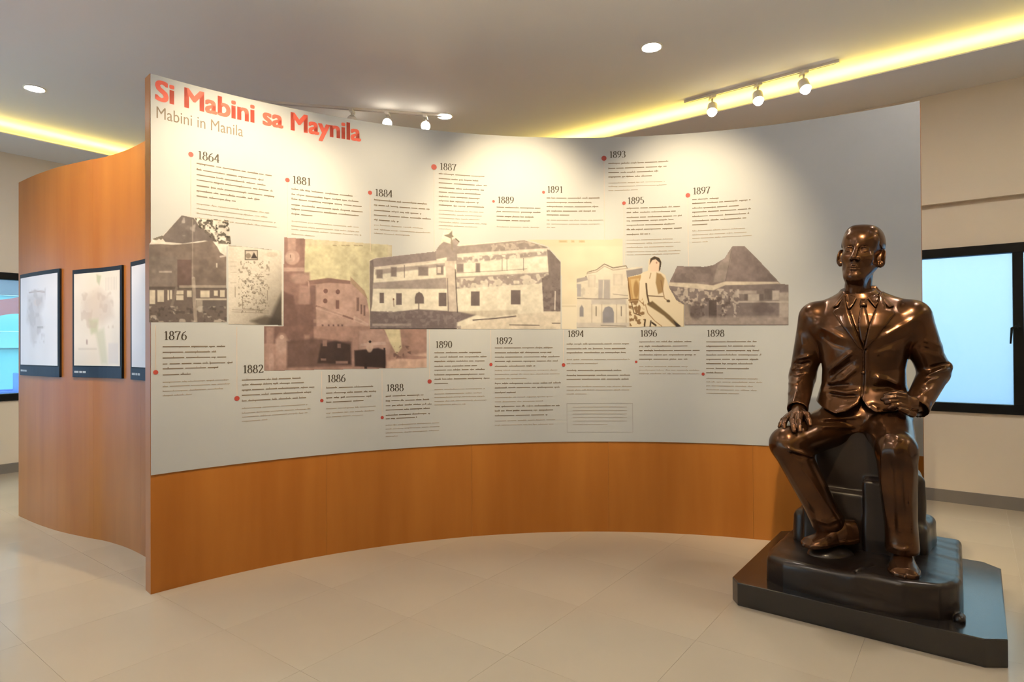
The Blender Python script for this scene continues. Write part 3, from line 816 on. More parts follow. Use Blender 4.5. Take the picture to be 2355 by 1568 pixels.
c.clip([(849,598),(862,593),(1000,578),(1012,560),(1021,528),(1042,528),(1058,548),(1056,562),(1205,551),(1258,566),(1290,602),(1290,757),(850,757)])
c.build('photo_print', panel, panel_map(4), M['print'])
# E: pale stone house
c = Canvas(1326, 602, 1480, 753, 1.3, (228, 220, 202))
c.poly([(1326,641),(1350,636),(1352,644),(1326,650)], (170,164,160)); c.line([(1347,636),(1350,626),(1372,620),(1390,607),(1410,616),(1440,611),(1443,616)], 2, (112,100,86)); c.line([(1346,630),(1372,625),(1390,612),(1410,621),(1442,617)], 1.4, (140,128,112), .8)
c.poly([(1440,622),(1478,616),(1478,634),(1442,640)], (150,146,148)); c.rect(1326, 653, 1336, 682, (168,166,170), .9); c.rect(1376, 643, 1403, 688, (172,168,168), .9, 3); c.line([(1388,645),(1387,685)], 2.2, (222,214,200))
for r in ((1352,632,1370,660),(1410,630,1432,656)): c.rect(*r, (206,198,184), .8, 2); c.rect(r[0] + 4, r[1] + 2, r[2] - 4, r[3], (222,214,198), .8, 2)
c.blots([(1336,650),(1375,650),(1375,686),(1336,686)], 8, .5, (196,190,178), .6)
c.line([(1326,686),(1400,688),(1446,686)], 2.4, (140,132,124), .9); c.line([(1410,676),(1444,680)], 1.5, (140,132,124), .8); c.rect(1360, 688, 1440, 700, (184,180,178), .7, 4)
c.poly([(1333,728),(1333,708),(1338,701),(1342,708),(1342,728)], (150,148,152)); c.poly([(1386,746),(1386,718),(1391,707),(1400,704),(1408,708),(1412,718),(1412,746)], (146,146,154))
for x in (1361, 1384, 1418, 1440): c.line([(x,700),(x,742)], 1.2, (150,140,126), .8)
for x in (1371, 1429): c.line([(x,705),(x,726)], 1.8, (96,88,80))
c.rect(1326, 742, 1480, 753, (206,200,190), .9, 3); c.line([(1382,748),(1440,750)], 1.6, (130,122,112))
c.mottle(12, .03)
c.clip([(1326,640),(1348,634),(1350,624),(1372,618),(1390,603),(1410,613),(1440,608),(1444,616),(1478,612),(1478,753),(1327,753)])
c.build('photo_print', panel, panel_map(3), M['print'])
# F: seated figure in a pale suit
c = Canvas(1442, 588, 1574, 752, 1.1, (240, 226, 194))
c.poly([(1443,638),(1474,632),(1478,690),(1452,690)], (196,160,104)); c.poly([(1450,642),(1470,640),(1470,686),(1456,686)], (222,194,140), .9); c.ell(1463, 665, 6, 20, (150,110,60), .7, .4); c.line([(1443,638),(1450,690)], 3, (120,84,44)); c.line([(1446,690),(1474,688)], 3, (140,104,60))
c.blots([(1445,692),(1480,690),(1484,750),(1448,750)], 7, .48, (120,86,50), .8); c.line([(1452,695),(1458,720),(1474,726)], 2, (90,62,34)); c.line([(1484,735),(1482,752)], 3, (60,44,28)); c.line([(1497,738),(1495,752)], 3, (60,44,28)); c.line([(1500,742),(1508,748)], 4, (60,44,28))
c.ell(1506, 608, 13, 20, (242,216,190)); c.poly([(1494,608),(1496,594),(1505,589),(1516,593),(1521,602),(1520,618),(1515,625),(1517,604),(1508,596),(1500,598)], (60,46,34), 1, 1.5); c.ell(1510, 604, 2, 2.5, (150,90,72), .5)
c.poly([(1497,624),(1517,624),(1528,636),(1536,665),(1546,690),(1520,692),(1490,680),(1482,670),(1476,690),(1468,690),(1470,650),(1476,632)], (243,229,200)); c.poly([(1510,627),(1520,630),(1528,640),(1524,672),(1514,676),(1508,650)], (160,128,80), .9, 3); c.line([(1497,628),(1494,640)], 1.5, (160,124,80)); c.line([(1486,652),(1488,676),(1492,694)], 3.5, (70,48,28), .9); c.line([(1490,680),(1525,682)], 2, (90,64,40), .9)
c.line([(1470,650),(1469,690),(1482,702)], 1.6, (150,110,70), .8); c.line([(1520,645),(1528,686),(1540,694)], 2, (130,96,60), .7); c.ell(1494, 698, 5, 3, (60,42,26), .8, .4); c.ell(1537, 692, 4, 3, (60,42,26), .8, .4)
c.poly([(1488,700),(1500,692),(1540,725),(1565,750),(1556,752),(1526,725)], (110,88,54), .9, 3); c.poly([(1548,736),(1566,750),(1556,752)], (58,48,44)); c.line([(1484,700),(1490,720),(1506,738),(1522,750)], 1.8, (150,114,74), .8); c.line([(1560,696),(1572,700),(1572,750)], 1.4, (200,176,140), .7)
c.clip([(1443,637),(1472,630),(1478,626),(1490,622),(1492,596),(1504,588),(1518,592),(1522,604),(1518,624),(1530,632),(1540,662),(1556,690),(1573,700),(1573,751),(1447,752)])
c.build('photo_print', panel, panel_map(6), M['print'])
# G: thatched house
c = Canvas(1536, 562, 1816, 749, 1.3, (150, 138, 134))
c.poly([(1538,650),(1558,612),(1618,613),(1640,610),(1666,594),(1684,567),(1712,567),(1738,592),(1788,648),(1788,656),(1664,648),(1640,662),(1620,648)], (138,124,122)); c.poly([(1684,567),(1680,600),(1668,646),(1640,650),(1650,610),(1666,594)], (164,152,146), .9, 3); c.poly([(1735,590),(1788,646),(1740,648)], (116,104,102), .6, 8)
c.blots([(1560,612),(1640,612),(1640,650),(1545,650)], 12, .5, (120,108,106), .6); c.mottle(26, .06); c.line([(1684,566),(1678,600),(1668,648)], 1.2, (96,86,84), .7)
c.poly([(1536,649),(1604,652),(1640,656),(1668,647),(1788,648),(1798,652),(1668,656),(1640,668),(1536,657)], (224,212,190), .95, 2)
c.poly([(1536,657),(1640,668),(1668,656),(1814,654),(1814,748),(1574,748),(1572,700),(1536,680)], (134,122,120), 1, 2)
c.blots([(1540,660),(1665,664),(1665,700),(1575,705)], 8, .46, (212,200,184), .8); c.blots([(1575,690),(1680,680),(1680,745),(1575,745)], 9, .56, (92,80,78), .8)
c.poly([(1630,690),(1648,690),(1648,732),(1630,732)], (84,72,70), .9); c.blots([(1660,665),(1700,665),(1700,730),(1660,730)], 7, .52, (206,196,184), .8)
c.rect(1690, 668, 1740, 676, (196,186,176), .8, 3); c.rect(1712, 676, 1756, 690, (104,94,92), .8, 3); c.rect(1720, 676, 1746, 692, (214,204,192), .8, 3); c.rect(1758, 664, 1782, 688, (112,102,100), .9, 3); c.rect(1776, 668, 1792, 690, (208,198,186), .8, 3); c.rect(1698, 692, 1814, 696, (212,202,190), .8, 2); c.rect(1792, 672, 1814, 730, (206,196,184), .7, 4)
c.ell(1750, 708, 18, 15, (104,92,92), .8, .6); c.ell(1772, 712, 9, 8, (110,98,98), .7, .6); c.rect(1576, 728, 1814, 748, (180,168,160), .8, 8); c.poly([(1574,700),(1582,700),(1590,735),(1574,742)], (176,164,150), .7, 4); c.ell(1600, 715, 12, 20, (96,84,84), .6, .5)
c.mottle(9, .06); c.line([(1574,747),(1814,747)], 1.5, (120,108,104))
c.clip([(1538,651),(1557,611),(1618,613),(1640,609),(1666,593),(1684,565),(1713,566),(1739,591),(1796,652),(1814,654),(1814,748),(1574,748),(1573,702),(1536,682)])
c.build('photo_print', panel, panel_map(5), M['print'])

# ------------------------------------------------------------------ the S-shaped wooden partition behind
SW = [(-1.915, 3.47), (-2.02, 3.575), (-2.16, 3.705), (-2.339, 3.859), (-2.506, 3.990), (-2.655, 4.088), (-2.80, 4.168), (-2.96, 4.236), (-3.248, 4.375), (-3.473, 4.508), (-3.645, 4.620), (-3.83, 4.752), (-3.89, 4.796)]
def smooth_path(P, n):
    P = np.array(P); out = []
    for i in range(len(P) - 1):
        p0 = P[max(i - 1, 0)]; p1 = P[i]; p2 = P[i + 1]; p3 = P[min(i + 2, len(P) - 1)]
        for k in range(n):
            t = k / n
            out.append(.5 * ((2 * p1) + (-p0 + p2) * t + (2 * p0 - 5 * p1 + 4 * p2 - p3) * t * t + (-p0 + 3 * p1 - 3 * p2 + p3) * t ** 3))
    out.append(P[-1]); return np.array(out)
SP = smooth_path(SW, 6)
_tg = np.gradient(SP, axis=0); _tg /= np.linalg.norm(_tg, axis=1)[:, None]
SN = np.stack([_tg[:, 1], -_tg[:, 0]], 1)          # pointing away from the viewer
if (SN * SP).sum() < 0: SN = -SN
SL = np.r_[0, np.cumsum(np.linalg.norm(np.diff(SP, axis=0), axis=1))]
def sw_at(s, off=0.0):
    x = np.interp(s, SL, SP[:, 0]); y = np.interp(s, SL, SP[:, 1]); nx = np.interp(s, SL, SN[:, 0]); ny = np.interp(s, SL, SN[:, 1])
    return (x - nx * off, y - ny * off), (nx, ny)
def on_sw(px, py):
    dx, dy, dz = ray(px, py); k = dx / dy
    f = SP[:, 0] - k * SP[:, 1]
    for i in range(len(f) - 1):
        if f[i] * f[i + 1] <= 0:
            t = f[i] / (f[i] - f[i + 1]); s = SL[i] + t * (SL[i + 1] - SL[i]); y = SP[i, 1] + t * (SP[i + 1, 1] - SP[i, 1])
            return s, EYE + dz / dy * y
    return (SL[-1], EYE)
def sw_seg(s0, s1, n, off=0.0): return [sw_at(s0 + (s1 - s0) * i / n, off) for i in range(n + 1)]
SH = 2.625
part = tag(empty('wooden_partition', (*sw_at(SL[-1] * .6)[0], 0)), 'orange wood veneer partition curving in an S behind the white panel', 'partition')
QI = -Vector(part.location)
def qbuild(mb, name, m, root, inv, **k):
    mb.v = [tuple(Vector(v) + inv) for v in mb.v]; return mb.build(name, m, root, **k)
qbuild(MB().slab(sw_seg(0, SL[-1], 70, -.012), .085, 0, SH), 'carcass', M['wood_edge'], part, QI)
seam = on_sw(214, 800)[0]
cuts = [0, seam - 1.2 if seam > 1.25 else seam * .5, seam, SL[-1]]
for i in range(3):
    qbuild(MB().slab(sw_seg(cuts[i] + (.0003 if i else 0), cuts[i + 1] - (.0003 if i < 2 else 0), 26), .011, 0, SH), 'veneer_panel', M['wood'], part, QI)

def poster(px, label, paint):
    (xa, ya), (xb, yb), (xc, yc), (xd, yd) = px      # tl, tr, br, bl
    s0 = on_sw((xa + xd) / 2, ya)[0]; s1 = on_sw((xb + xc) / 2, yb)[0]
    z1 = (on_sw(xa, ya)[1] + on_sw(xb, yb)[1]) / 2; z0 = (on_sw(xd, yd)[1] + on_sw(xc, yc)[1]) / 2
    if s1 > s0: s0, s1 = s1, s0
    return s0, s1, z0, z1

def make_poster(s0, s1, z0, z1, label, paint, seed):
    """s0 > s1 along the partition; a thin black board with a print and a navy caption band"""
    r = tag(empty('map_poster', (*sw_at((s0 + s1) / 2, .014)[0], z0)), label, 'poster', 'map posters on the wooden partition')
    inv = -Vector(r.location)
    qbuild(MB().slab(sw_seg(s1, s0, 12, .014), .0135, z0, z1), 'backing_board', M['poster_black'], r, inv)
    band = qbuild(MB().slab(sw_seg(s1 + .002, s0 - .002, 12, .0152), .001, z0 + .002, z0 + .072), 'caption_band', M['navy'], r, inv)
    cap = MB(); q = s0 - .025
    for wl in (.05, .03, .035):
        cap.slab(sw_seg(q - wl, q, 2, .0162), .0006, z0 + .030, z0 + .044); q -= wl + .008
    qbuild(cap, 'caption_text', M['caption'], band, inv)
    bx = .022
    a0, a1, b0, b1 = s0 - bx, s1 + bx, z0 + .082, z1 - .030
    W_, H_ = a0 - a1, b1 - b0
    c = Canvas(0, 0, 100, 100 * H_ / W_, 1.4, (236, 232, 228))
    paint(c, 100 * H_ / W_)
    def mp(x, y):
        p, _ = sw_at(a0 - W_ * x / 100, .0158)
        return (p[0] + inv.x, p[1] + inv.y, b1 - H_ * y / (100 * H_ / W_) + inv.z)
    c.build('map_print', r, mp, M['print'], .80)
    return r

def paint_a(c, h):
    c.mottle(40, .02)
    c.poly([(24,h*.22),(45,h*.18),(70,h*.2),(68,h*.34),(60,h*.42),(66,h*.55),(50,h*.7),(42,h*.78),(34,h*.72),(30,h*.55),(20,h*.5),(24,h*.34)], (206,198,192), .7, 9)
    c.line([(28,h*.18),(46,h*.17),(70,h*.19)], 1.4, (150,120,110), .6); c.line([(52,h*.58),(66,h*.58)], 1.3, (120,110,104), .7); c.ell(52, h*.3, 10, 4, (222,204,190), .7, .5); c.blots([(20,h*.15),(75,h*.15),(70,h*.75),(25,h*.75)], 9, .6, (190,182,178), .5)
def paint_b(c, h):
    c.c[:] = (238, 224, 200); c.mottle(40, .03)
    c.poly([(20,h*.28),(50,h*.18),(80,h*.3),(84,h*.48),(60,h*.55),(30,h*.5),(18,h*.42)], (214,194,170), .7, 12); c.poly([(30,h*.5),(50,h*.5),(48,h*.64),(36,h*.66)], (196,196,150), .8, 5); c.poly([(46,h*.02),(56,h*.04),(52,h*.14),(47,h*.1)], (186,188,146), .8, 3)
    c.poly([(44,h*.64),(62,h*.6),(66,h*.78),(70,h*.98),(56,h*.98),(50,h*.8)], (206,202,164), .7, 6); c.blots([(15,h*.2),(85,h*.2),(85,h*.6),(15,h*.6)], 11, .56, (202,178,152), .5)
    for k in range(8): c.line([(66 + k * 3.6, h * .07), (66 + k * 3.6, h * .2)], 1.0, (190,176,158), .5)
    c.rect(72, h * .76, 96, h * .98, (222,210,196), .8, 3); c.rect(26, h * .72, 29, h * .77, (180,150,130)); c.line([(10,h*.82),(46,h*.82)], 1.2, (190,172,152), .7)
def paint_c(c, h):
    c.mottle(40, .02); c.rect(30, h * .1, 80, h * .9, (220,216,210), .6, 20)
P1 = poster(((51,627),(140,624),(143.5,866),(51,863)), '', None)
P2 = poster(((169,622),(283,610),(287,869),(174,868)), '', None)
P3 = poster(((305,603),(326,599),(326,874),(306,872)), '', None)
make_poster(*P1, 'narrow map poster, leftmost on the curved wooden partition', paint_a, 1)
make_poster(*P2, 'cream and green map poster in the middle of the wooden partition', paint_b, 2)
wz = P2[0] - P2[1]
make_poster(P3[0], max(P3[0] - wz, .12), P3[2], P3[3], 'map poster half hidden behind the edge of the white panel', paint_c, 3)

# ------------------------------------------------------------------ ceiling lamps
def downlight(u, v, label):
    r = tag(empty('downlight', uvw(u, v, CEI)), label, 'downlight', 'recessed downlights')
    MB().ring([(.078, 0), (.078, -.006), (.071, -.009), (.066, -.006), (.066, 0)], 32).build('trim_ring', M['white'], r, smooth=True)
    MB().ring([(0, -.004), (.035, -.0045), (.066, -.004), (.066, -.001), (0, -.001)], 32).build('diffuser', M['lamp_cool'], r)
DL = {(1.85, 4.17): 'round white downlight lit in the ceiling left of the right-hand track', (3.97, 4.22): 'round white downlight beside the small track spots above the panel',
      (6.26, 1.66): 'round white downlight near the left ceiling cove above the wood partition', (4.235, 1.44): 'round downlight at the top edge of the photo above the title'}
for (u, v), lb in DL.items(): downlight(u, v, lb)
for u in (-.25, -2.35):
    downlight(u, 4.2, 'downlight in the ceiling beyond the right edge of the photo')
for u in (-.05, 2.1): downlight(u, 1.2, 'downlight in the ceiling above the viewer')
for u in (-.05, 2.1, 4.235, 6.26): downlight(u, -1.0, 'downlight in the ceiling behind the viewer')

def spot_head(loc, aim, label, power, group, size=56):
    """a white track spot: adapter, stem, tilting can with a glowing lens and its lamp"""
    r = tag(empty('track_spotlight', loc), label, 'spotlight', group)
    MB().box(-.018, .018, -.05, .05, -.022, 0).build('adapter', M['white'], r, bevel=.003)
    MB().tube((0, 0, -.022), (0, 0, -.075), .0085, n=12).build('stem', M['white'], r, smooth=True)
    a = (Vector(aim) - (Vector(loc) + Vector((0, 0, -.10)))).normalized()
    c0 = Vector((0, 0, -.098))
    back, front = c0 - a * .05, c0 + a * .055
    can = MB().tube(back, back + a * .02, .022, .040, 24).tube(back + a * .02, front, .040, .043, 24, caps=False).tube(front, front - a * .012, .043, .036, 24, caps=False).tube(front - a * .012, front - a * .0121, .036, .036, 24).build('lamp_can', M['white'], r, smooth=False)
    bm = bmesh.new(); bmesh.ops.create_uvsphere(bm, u_segments=20, v_segments=12, radius=.037)
    o = from_bm('bulb', bm, M['lamp_warm'], can, smooth=True); o.location = front + a * .006
    ld = bpy.data.lights.new('spot_lamp', 'SPOT'); ld.energy = power; ld.color = (1.0, .79, .46); ld.spot_size = math.radians(size); ld.spot_blend = 1.0; ld.shadow_soft_size = .03
    lo = bpy.data.objects.new('spot_lamp', ld); COL.objects.link(lo); lo.parent = r
    lo.location = front + a * .045; lo.rotation_euler = a.to_track_quat('-Z', 'Y').to_euler()
    return r

def rail(a, b, label):
    a, b = Vector(a), Vector(b); d = (b - a); L = d.length
    r = tag(empty('light_track', (a + b) / 2, math.atan2(d.y, d.x)), label, 'light track')
    rl = MB().box(-L / 2, L / 2, -.017, -.0055, -.020, 0).box(-L / 2, L / 2, .0055, .017, -.020, 0).box(-L / 2, L / 2, -.0055, .0055, -.006, 0).build('rail', M['white'], r)
    MB().box(-L / 2 + .01, L / 2 - .01, -.0052, .0052, -.012, -.0062).build('groove', M['rail'], rl)
    for s in (-1, 1): MB().box(s * L / 2 - .012, s * L / 2 + .012, -.018, .018, -.022, 0).build('end_cap', M['white'], r, bevel=.002)
    return r
ta, tb = (-2.55, 5.31, CEI), (-.66, 5.732, CEI)
rail(ta, tb, 'white light track on the ceiling behind the panel, above the title')
def along(a, b, t): return tuple(np.array(a) + (np.array(b) - np.array(a)) * t)
for t, aim, lb in ((.58, (-1.9, 7.2, 1.6), 'white track spotlight, unlit side showing, nearest the title'), (.745, (-.85, 3.6, 2.75), 'glowing white track spotlight just above the end of the title'), (.925, (-.45, 3.6, 2.75), 'glowing white track spotlight beside a round downlight')):
    p = along(ta, tb, t); spot_head((p[0], p[1], p[2] - .0225), aim, lb, P_BACK, 'spotlights on the track behind the panel')
tc_, td = uvw(2.02, 5.29, CEI), uvw(.80, 5.25, CEI)
rail(tc_, td, 'white light track on the ceiling beside the bright right-hand cove')
for t, aim, lb in ((.195, (1.2, 4.0, 1.2), 'left spotlight of three on the track by the right-hand cove'), (.51, (1.75, 3.8, 1.2), 'middle spotlight of three on the track by the right-hand cove'), (.80, (2.35, 3.4, 1.0), 'right spotlight of three on the track by the right-hand cove')):
    p = along(tc_, td, t); spot_head((p[0], p[1], p[2] - .0225), aim, lb, P_BACK * .6, 'spotlights on the track by the cove')
# tracks in front of the panel, above the viewer's field of view
FT = []
for i, (px, py, pw) in enumerate(((565, 520, 1.2), (870, 590, .5), (1190, 575, 1.3), (1585, 590, 1.05))):
    phi, z = on_panel(px, py); q = pn(phi, 1.28); t = pn(phi)
    FT.append(((q[0], q[1], CEI), (t[0], t[1], z - .02), pw))
for a, b in ((0, 1), (2, 3)):
    A, B_ = np.array(FT[a][0]), np.array(FT[b][0]); d = (B_ - A) * .12
    rail(tuple(A - d), tuple(B_ + d), ('white light track above the left half of the panel, nearer the viewer', 'white light track above the right half of the panel, nearer the viewer')[a // 2])
for i, (p, aim, pw) in enumerate(FT):
    spot_head((p[0], p[1], p[2] - .0225), aim, 'front track spotlight, %s from the left, washing the timeline panel' % ('first', 'second', 'third', 'fourth')[i], P_FRONT * pw, 'spotlights in front of the panel', 62)
spot_head((1.05, 1.75, CEI - .0225), (1.82, 3.12, 1.45), 'front track spotlight aimed at the bronze statue', P_FRONT * 1.25, 'spotlights in front of the panel', 40)
rail((.55, 1.95, CEI), (1.35, 1.63, CEI), 'short white light track above the viewer, aimed towards the statue')
spot_head((-2.55, 2.6, CEI - .0225), (-2.95, 4.2, 2.05), 'front track spotlight aimed at the wooden partition', P_FRONT * .95, 'spotlights in front of the panel', 62)
rail((-2.95, 2.55, CEI), (-2.15, 2.65, CEI), 'short white light track in front of the wooden partition')

# ------------------------------------------------------------------ the bronze statue
SRZ = math.atan2(-.609, .793)
SC0 = np.array([1.864, 3.211]); SX = np.array([math.cos(SRZ), math.sin(SRZ)]); SY = np.array([-SX[1], SX[0]])
statue = tag(empty('bronze_statue', (float(SC0[0]), float(SC0[1]), 0), SRZ), 'dark bronze statue of a seated man in suit and tie on a chamfered black plinth', 'statue')

def S(px, py, ys):
    """point of the statue seen at a pixel, at depth ys in the statue's frame -> (x, z)"""
    d = ray(px, py); t = (SC0 @ SY + ys) / (d[0] * SY[0] + d[1] * SY[1])
    return (d[0] * t * SX[0] + d[1] * t * SX[1] - SC0 @ SX, d[2] * t + EYE)

class Field:
    def __init__(s, lo, hi, h):
        s.lo = np.array(lo, float); s.h = h
        s.n = np.ceil((np.array(hi) - s.lo) / h).astype(int) + 1
        s.d = np.full(s.n, .5, np.float32)
        s.ax = [(s.lo[i] + h * np.arange(s.n[i])).astype(np.float32) for i in range(3)]
    def sl(s, lo, hi):
        a = np.clip(np.floor((np.array(lo) - s.lo) / s.h).astype(int), 0, s.n - 1); b = np.clip(np.ceil((np.array(hi) - s.lo) / s.h).astype(int) + 1, 1, s.n)
        return tuple(slice(int(x), int(max(y, x + 1))) for x, y in zip(a, b))
    def grid(s, q):
        return s.ax[0][q[0]][:, None, None], s.ax[1][q[1]][None, :, None], s.ax[2][q[2]][None, None, :]
    def add(s, fn, lo, hi, k=.0):
        m = .03 + k; q = s.sl(np.array(lo) - m, np.array(hi) + m); X, Y, Z = s.grid(q)
        p = fn(X, Y, Z).astype(np.float32); d = s.d[q]
        if k > 0:
            e = np.clip(.5 + .5 * (d - p) / k, 0, 1); s.d[q] = d * (1 - e) + p * e - k * e * (1 - e)
        else: s.d[q] = np.minimum(d, p)
        return s
    def cut(s, fn, lo, hi, k=.0):
        m = .02 + k; q = s.sl(np.array(lo) - m, np.array(hi) + m); X, Y, Z = s.grid(q)
        p = -fn(X, Y, Z).astype(np.float32); d = s.d[q]
        if k > 0:
            e = np.clip(.5 - .5 * (d - p) / k, 0, 1); s.d[q] = d * (1 - e) + p * e + k * e * (1 - e)
        else: s.d[q] = np.maximum(d, p)
        return s
    def cone(s, a, b, r0, r1, k=.02, cut=False):
        a, b = np.array(a, float), np.array(b, float); ba = b - a; L = ba @ ba + 1e-12; R = max(r0, r1)
        def fn(X, Y, Z):
            x, y, z = X - a[0], Y - a[1], Z - a[2]
            t = np.clip((x * ba[0] + y * ba[1] + z * ba[2]) / L, 0, 1)
            return np.sqrt((x - t * ba[0]) ** 2 + (y - t * ba[1]) ** 2 + (z - t * ba[2]) ** 2) - (r0 + (r1 - r0) * t)
        f = s.cut if cut else s.add
        return f(fn, np.minimum(a, b) - R, np.maximum(a, b) + R, k)
    def chain(s, pts, rs, k=.01):
        for i in range(len(pts) - 1): s.cone(pts[i], pts[i + 1], rs[i], rs[i + 1], k)
        return s
    def ell(s, c, r, k=.02, cut=False, rot=None):
        c = np.array(c, float); r = np.array(r, float); R = r.max()
        Rm = np.eye(3) if rot is None else np.array(rot)
        def fn(X, Y, Z):
            x, y, z = X - c[0], Y - c[1], Z - c[2]
            if rot is not None:
                x, y, z = (Rm[0, 0] * x + Rm[1, 0] * y + Rm[2, 0] * z), (Rm[0, 1] * x + Rm[1, 1] * y + Rm[2, 1] * z), (Rm[0, 2] * x + Rm[1, 2] * y + Rm[2, 2] * z)
            k0 = np.sqrt((x / r[0]) ** 2 + (y / r[1]) ** 2 + (z / r[2]) ** 2); k1 = np.sqrt((x / r[0] ** 2) ** 2 + (y / r[1] ** 2) ** 2 + (z / r[2] ** 2) ** 2) + 1e-6
            return k0 * (k0 - 1) / k1
        f = s.cut if cut else s.add
        return f(fn, c - R, c + R, k)
    def box(s, c, r, rad=.01, k=.0, cut=False, rz=0.0):
        c = np.array(c, float); r = np.array(r, float) - rad; co, si = math.cos(rz), math.sin(rz)
        def fn(X, Y, Z):
            x, y, z = X - c[0], Y - c[1], Z - c[2]
            x, y = co * x + si * y, -si * x + co * y
            a, b, g = np.abs(x) - r[0], np.abs(y) - r[1], np.abs(z) - r[2]
            return np.sqrt(np.maximum(a, 0) ** 2 + np.maximum(b, 0) ** 2 + np.maximum(g, 0) ** 2) + np.minimum(np.maximum(a, np.maximum(b, g)), 0) - rad
        f = s.cut if cut else s.add
        R = np.array([math.hypot(r[0], r[1])] * 2 + [r[2]]) + rad
        return f(fn, c - R, c + R, k)
    def fold(s, pts, amp, w, y0=-.6, y1=.6, along_taper=True):
        """raise (amp > 0) or hollow the surface along a polyline given in (x, z), for y0 < y < y1"""
        pts = [np.array(p, float) for p in pts]; P = np.array(pts)
        q = s.sl((P[:, 0].min() - 3 * w, y0, P[:, 1].min() - 3 * w), (P[:, 0].max() + 3 * w, y1, P[:, 1].max() + 3 * w)); X, Y, Z = s.grid(q)
        X2, Z2 = X[:, 0, :], Z[:, 0, :]
        best = np.full(np.broadcast(X2, Z2).shape, 9., np.float32); tb = np.zeros_like(best); n = len(pts) - 1
        for i in range(n):
            a, b = pts[i], pts[i + 1]; e = b - a; L = e @ e + 1e-12
            t = np.clip(((X2 - a[0]) * e[0] + (Z2 - a[1]) * e[1]) / L, 0, 1)
            dd = np.hypot(X2 - a[0] - t * e[0], Z2 - a[1] - t * e[1])
            u = dd < best; best = np.where(u, dd, best); tb = np.where(u, (i + t) / n, tb)
        g = np.exp(-(best / w) ** 2) * amp
        if along_taper: g = g * np.clip(np.sin(np.clip(tb, .0, 1) * np.pi) * 1.6 + .15, 0, 1)
        s.d[q] -= g[:, None, :].astype(np.float32)
        return s
    def front(s):
        """first surface seen from the front: y(x, z) sampler"""
        ins = s.d < 0; i = ins.argmax(1); has = ins.any(1)
        i = np.clip(i, 1, s.n[1] - 1)
        a = np.take_along_axis(s.d, (i - 1)[:, None, :], 1)[:, 0]; b = np.take_along_axis(s.d, i[:, None, :], 1)[:, 0]
        y = s.ax[1][i - 1] + s.h * np.clip(a / (a - b + 1e-9), 0, 1)
        y = np.where(has, y, np.nan)
        def f(x, z):
            fx = np.clip((x - s.lo[0]) / s.h, 0, s.n[0] - 2); fz = np.clip((z - s.lo[2]) / s.h, 0, s.n[2] - 2); ix, iz = int(fx), int(fz); u, v = fx - ix, fz - iz
            return float(y[ix, iz] * (1 - u) * (1 - v) + y[ix + 1, iz] * u * (1 - v) + y[ix, iz + 1] * (1 - u) * v + y[ix + 1, iz + 1] * u * v)
        return f
    def nets(s):
        """naive surface nets -> verts, quads"""
        d = s.d; g = d < 0
        n0, n1, n2 = (s.n - 1)
        cnt = np.zeros((n0, n1, n2), np.int8)
        for a in (0, 1):
            for b in (0, 1):
                for c in (0, 1): cnt += g[a:n0 + a, b:n1 + b, c:n2 + c]
        act = (cnt > 0) & (cnt < 8); I = np.argwhere(act)
        vid = np.full(act.shape, -1, np.int32); vid[act] = np.arange(len(I))
        C8 = {}
        for a in (0, 1):
            for b in (0, 1):
                for c in (0, 1): C8[a, b, c] = d[I[:, 0] + a, I[:, 1] + b, I[:, 2] + c]
        acc = np.zeros((len(I), 3)); num = np.zeros(len(I))
        for p in C8:
            for ax in range(3):
                if p[ax]: continue
                q = list(p); q[ax] = 1; da, db = C8[p], C8[tuple(q)]
                cr = (da < 0) != (db < 0); t = np.where(cr, da / np.where(cr, da - db, 1), 0)
                pos = np.repeat(np.array(p, float)[None], len(I), 0); pos[:, ax] += t
                acc += pos * cr[:, None]; num += cr
        V = s.lo + s.h * (I + acc / num[:, None])
        F = []
        for ax in range(3):
            o1, o2 = [(1, 2), (2, 0), (0, 1)][ax]
            sa = [slice(1, -1)] * 3; sa[ax] = slice(0, -1); sb = [slice(1, -1)] * 3; sb[ax] = slice(1, None)
            ga, gb = g[tuple(sa)], g[tuple(sb)]; E = np.argwhere(ga != gb); fl = ga[ga != gb]
            base = E.copy()
            for o in range(3):
                if o != ax: base[:, o] += 1
            def cell(d1, d2):
                c = base.copy(); c[:, o1] -= d1; c[:, o2] -= d2; return vid[c[:, 0], c[:, 1], c[:, 2]]
            Q = np.stack([cell(1, 1), cell(0, 1), cell(0, 0), cell(1, 0)], 1); Q[~fl] = Q[~fl][:, ::-1]
            F.append(Q)
        F = np.concatenate(F); F = F[(F >= 0).all(1)]
        return V, F

def relax(V, F, it=2, lam=.5):
    e = np.concatenate([F[:, [0, 1]], F[:, [1, 2]], F[:, [2, 3]], F[:, [3, 0]]]); e = np.concatenate([e, e[:, ::-1]])
    for _ in range(it):
        acc = np.zeros_like(V); n = np.zeros(len(V)); np.add.at(acc, e[:, 0], V[e[:, 1]]); np.add.at(n, e[:, 0], 1)
        V = V + lam * (acc / np.maximum(n, 1)[:, None] - V)
    return V

def np_mesh(name, parts, m, parent):
    vs = []; fs = []; b = 0
    for V, F in parts: vs.append(V); fs.append(F + b); b += len(V)
    V = np.concatenate(vs).astype(np.float32); F = np.concatenate(fs).astype(np.int32)
    me = bpy.data.meshes.new(name); me.vertices.add(len(V)); me.vertices.foreach_set('co', V.ravel())
    me.loops.add(F.size); me.loops.foreach_set('vertex_index', F.ravel()); me.polygons.add(len(F))
    me.polygons.foreach_set('loop_start', np.arange(0, F.size, 4, dtype=np.int32)); me.polygons.foreach_set('loop_total', np.full(len(F), 4, np.int32))
    me.update(calc_edges=True); me.validate()
    return link(name, me, m, parent, smooth=True)

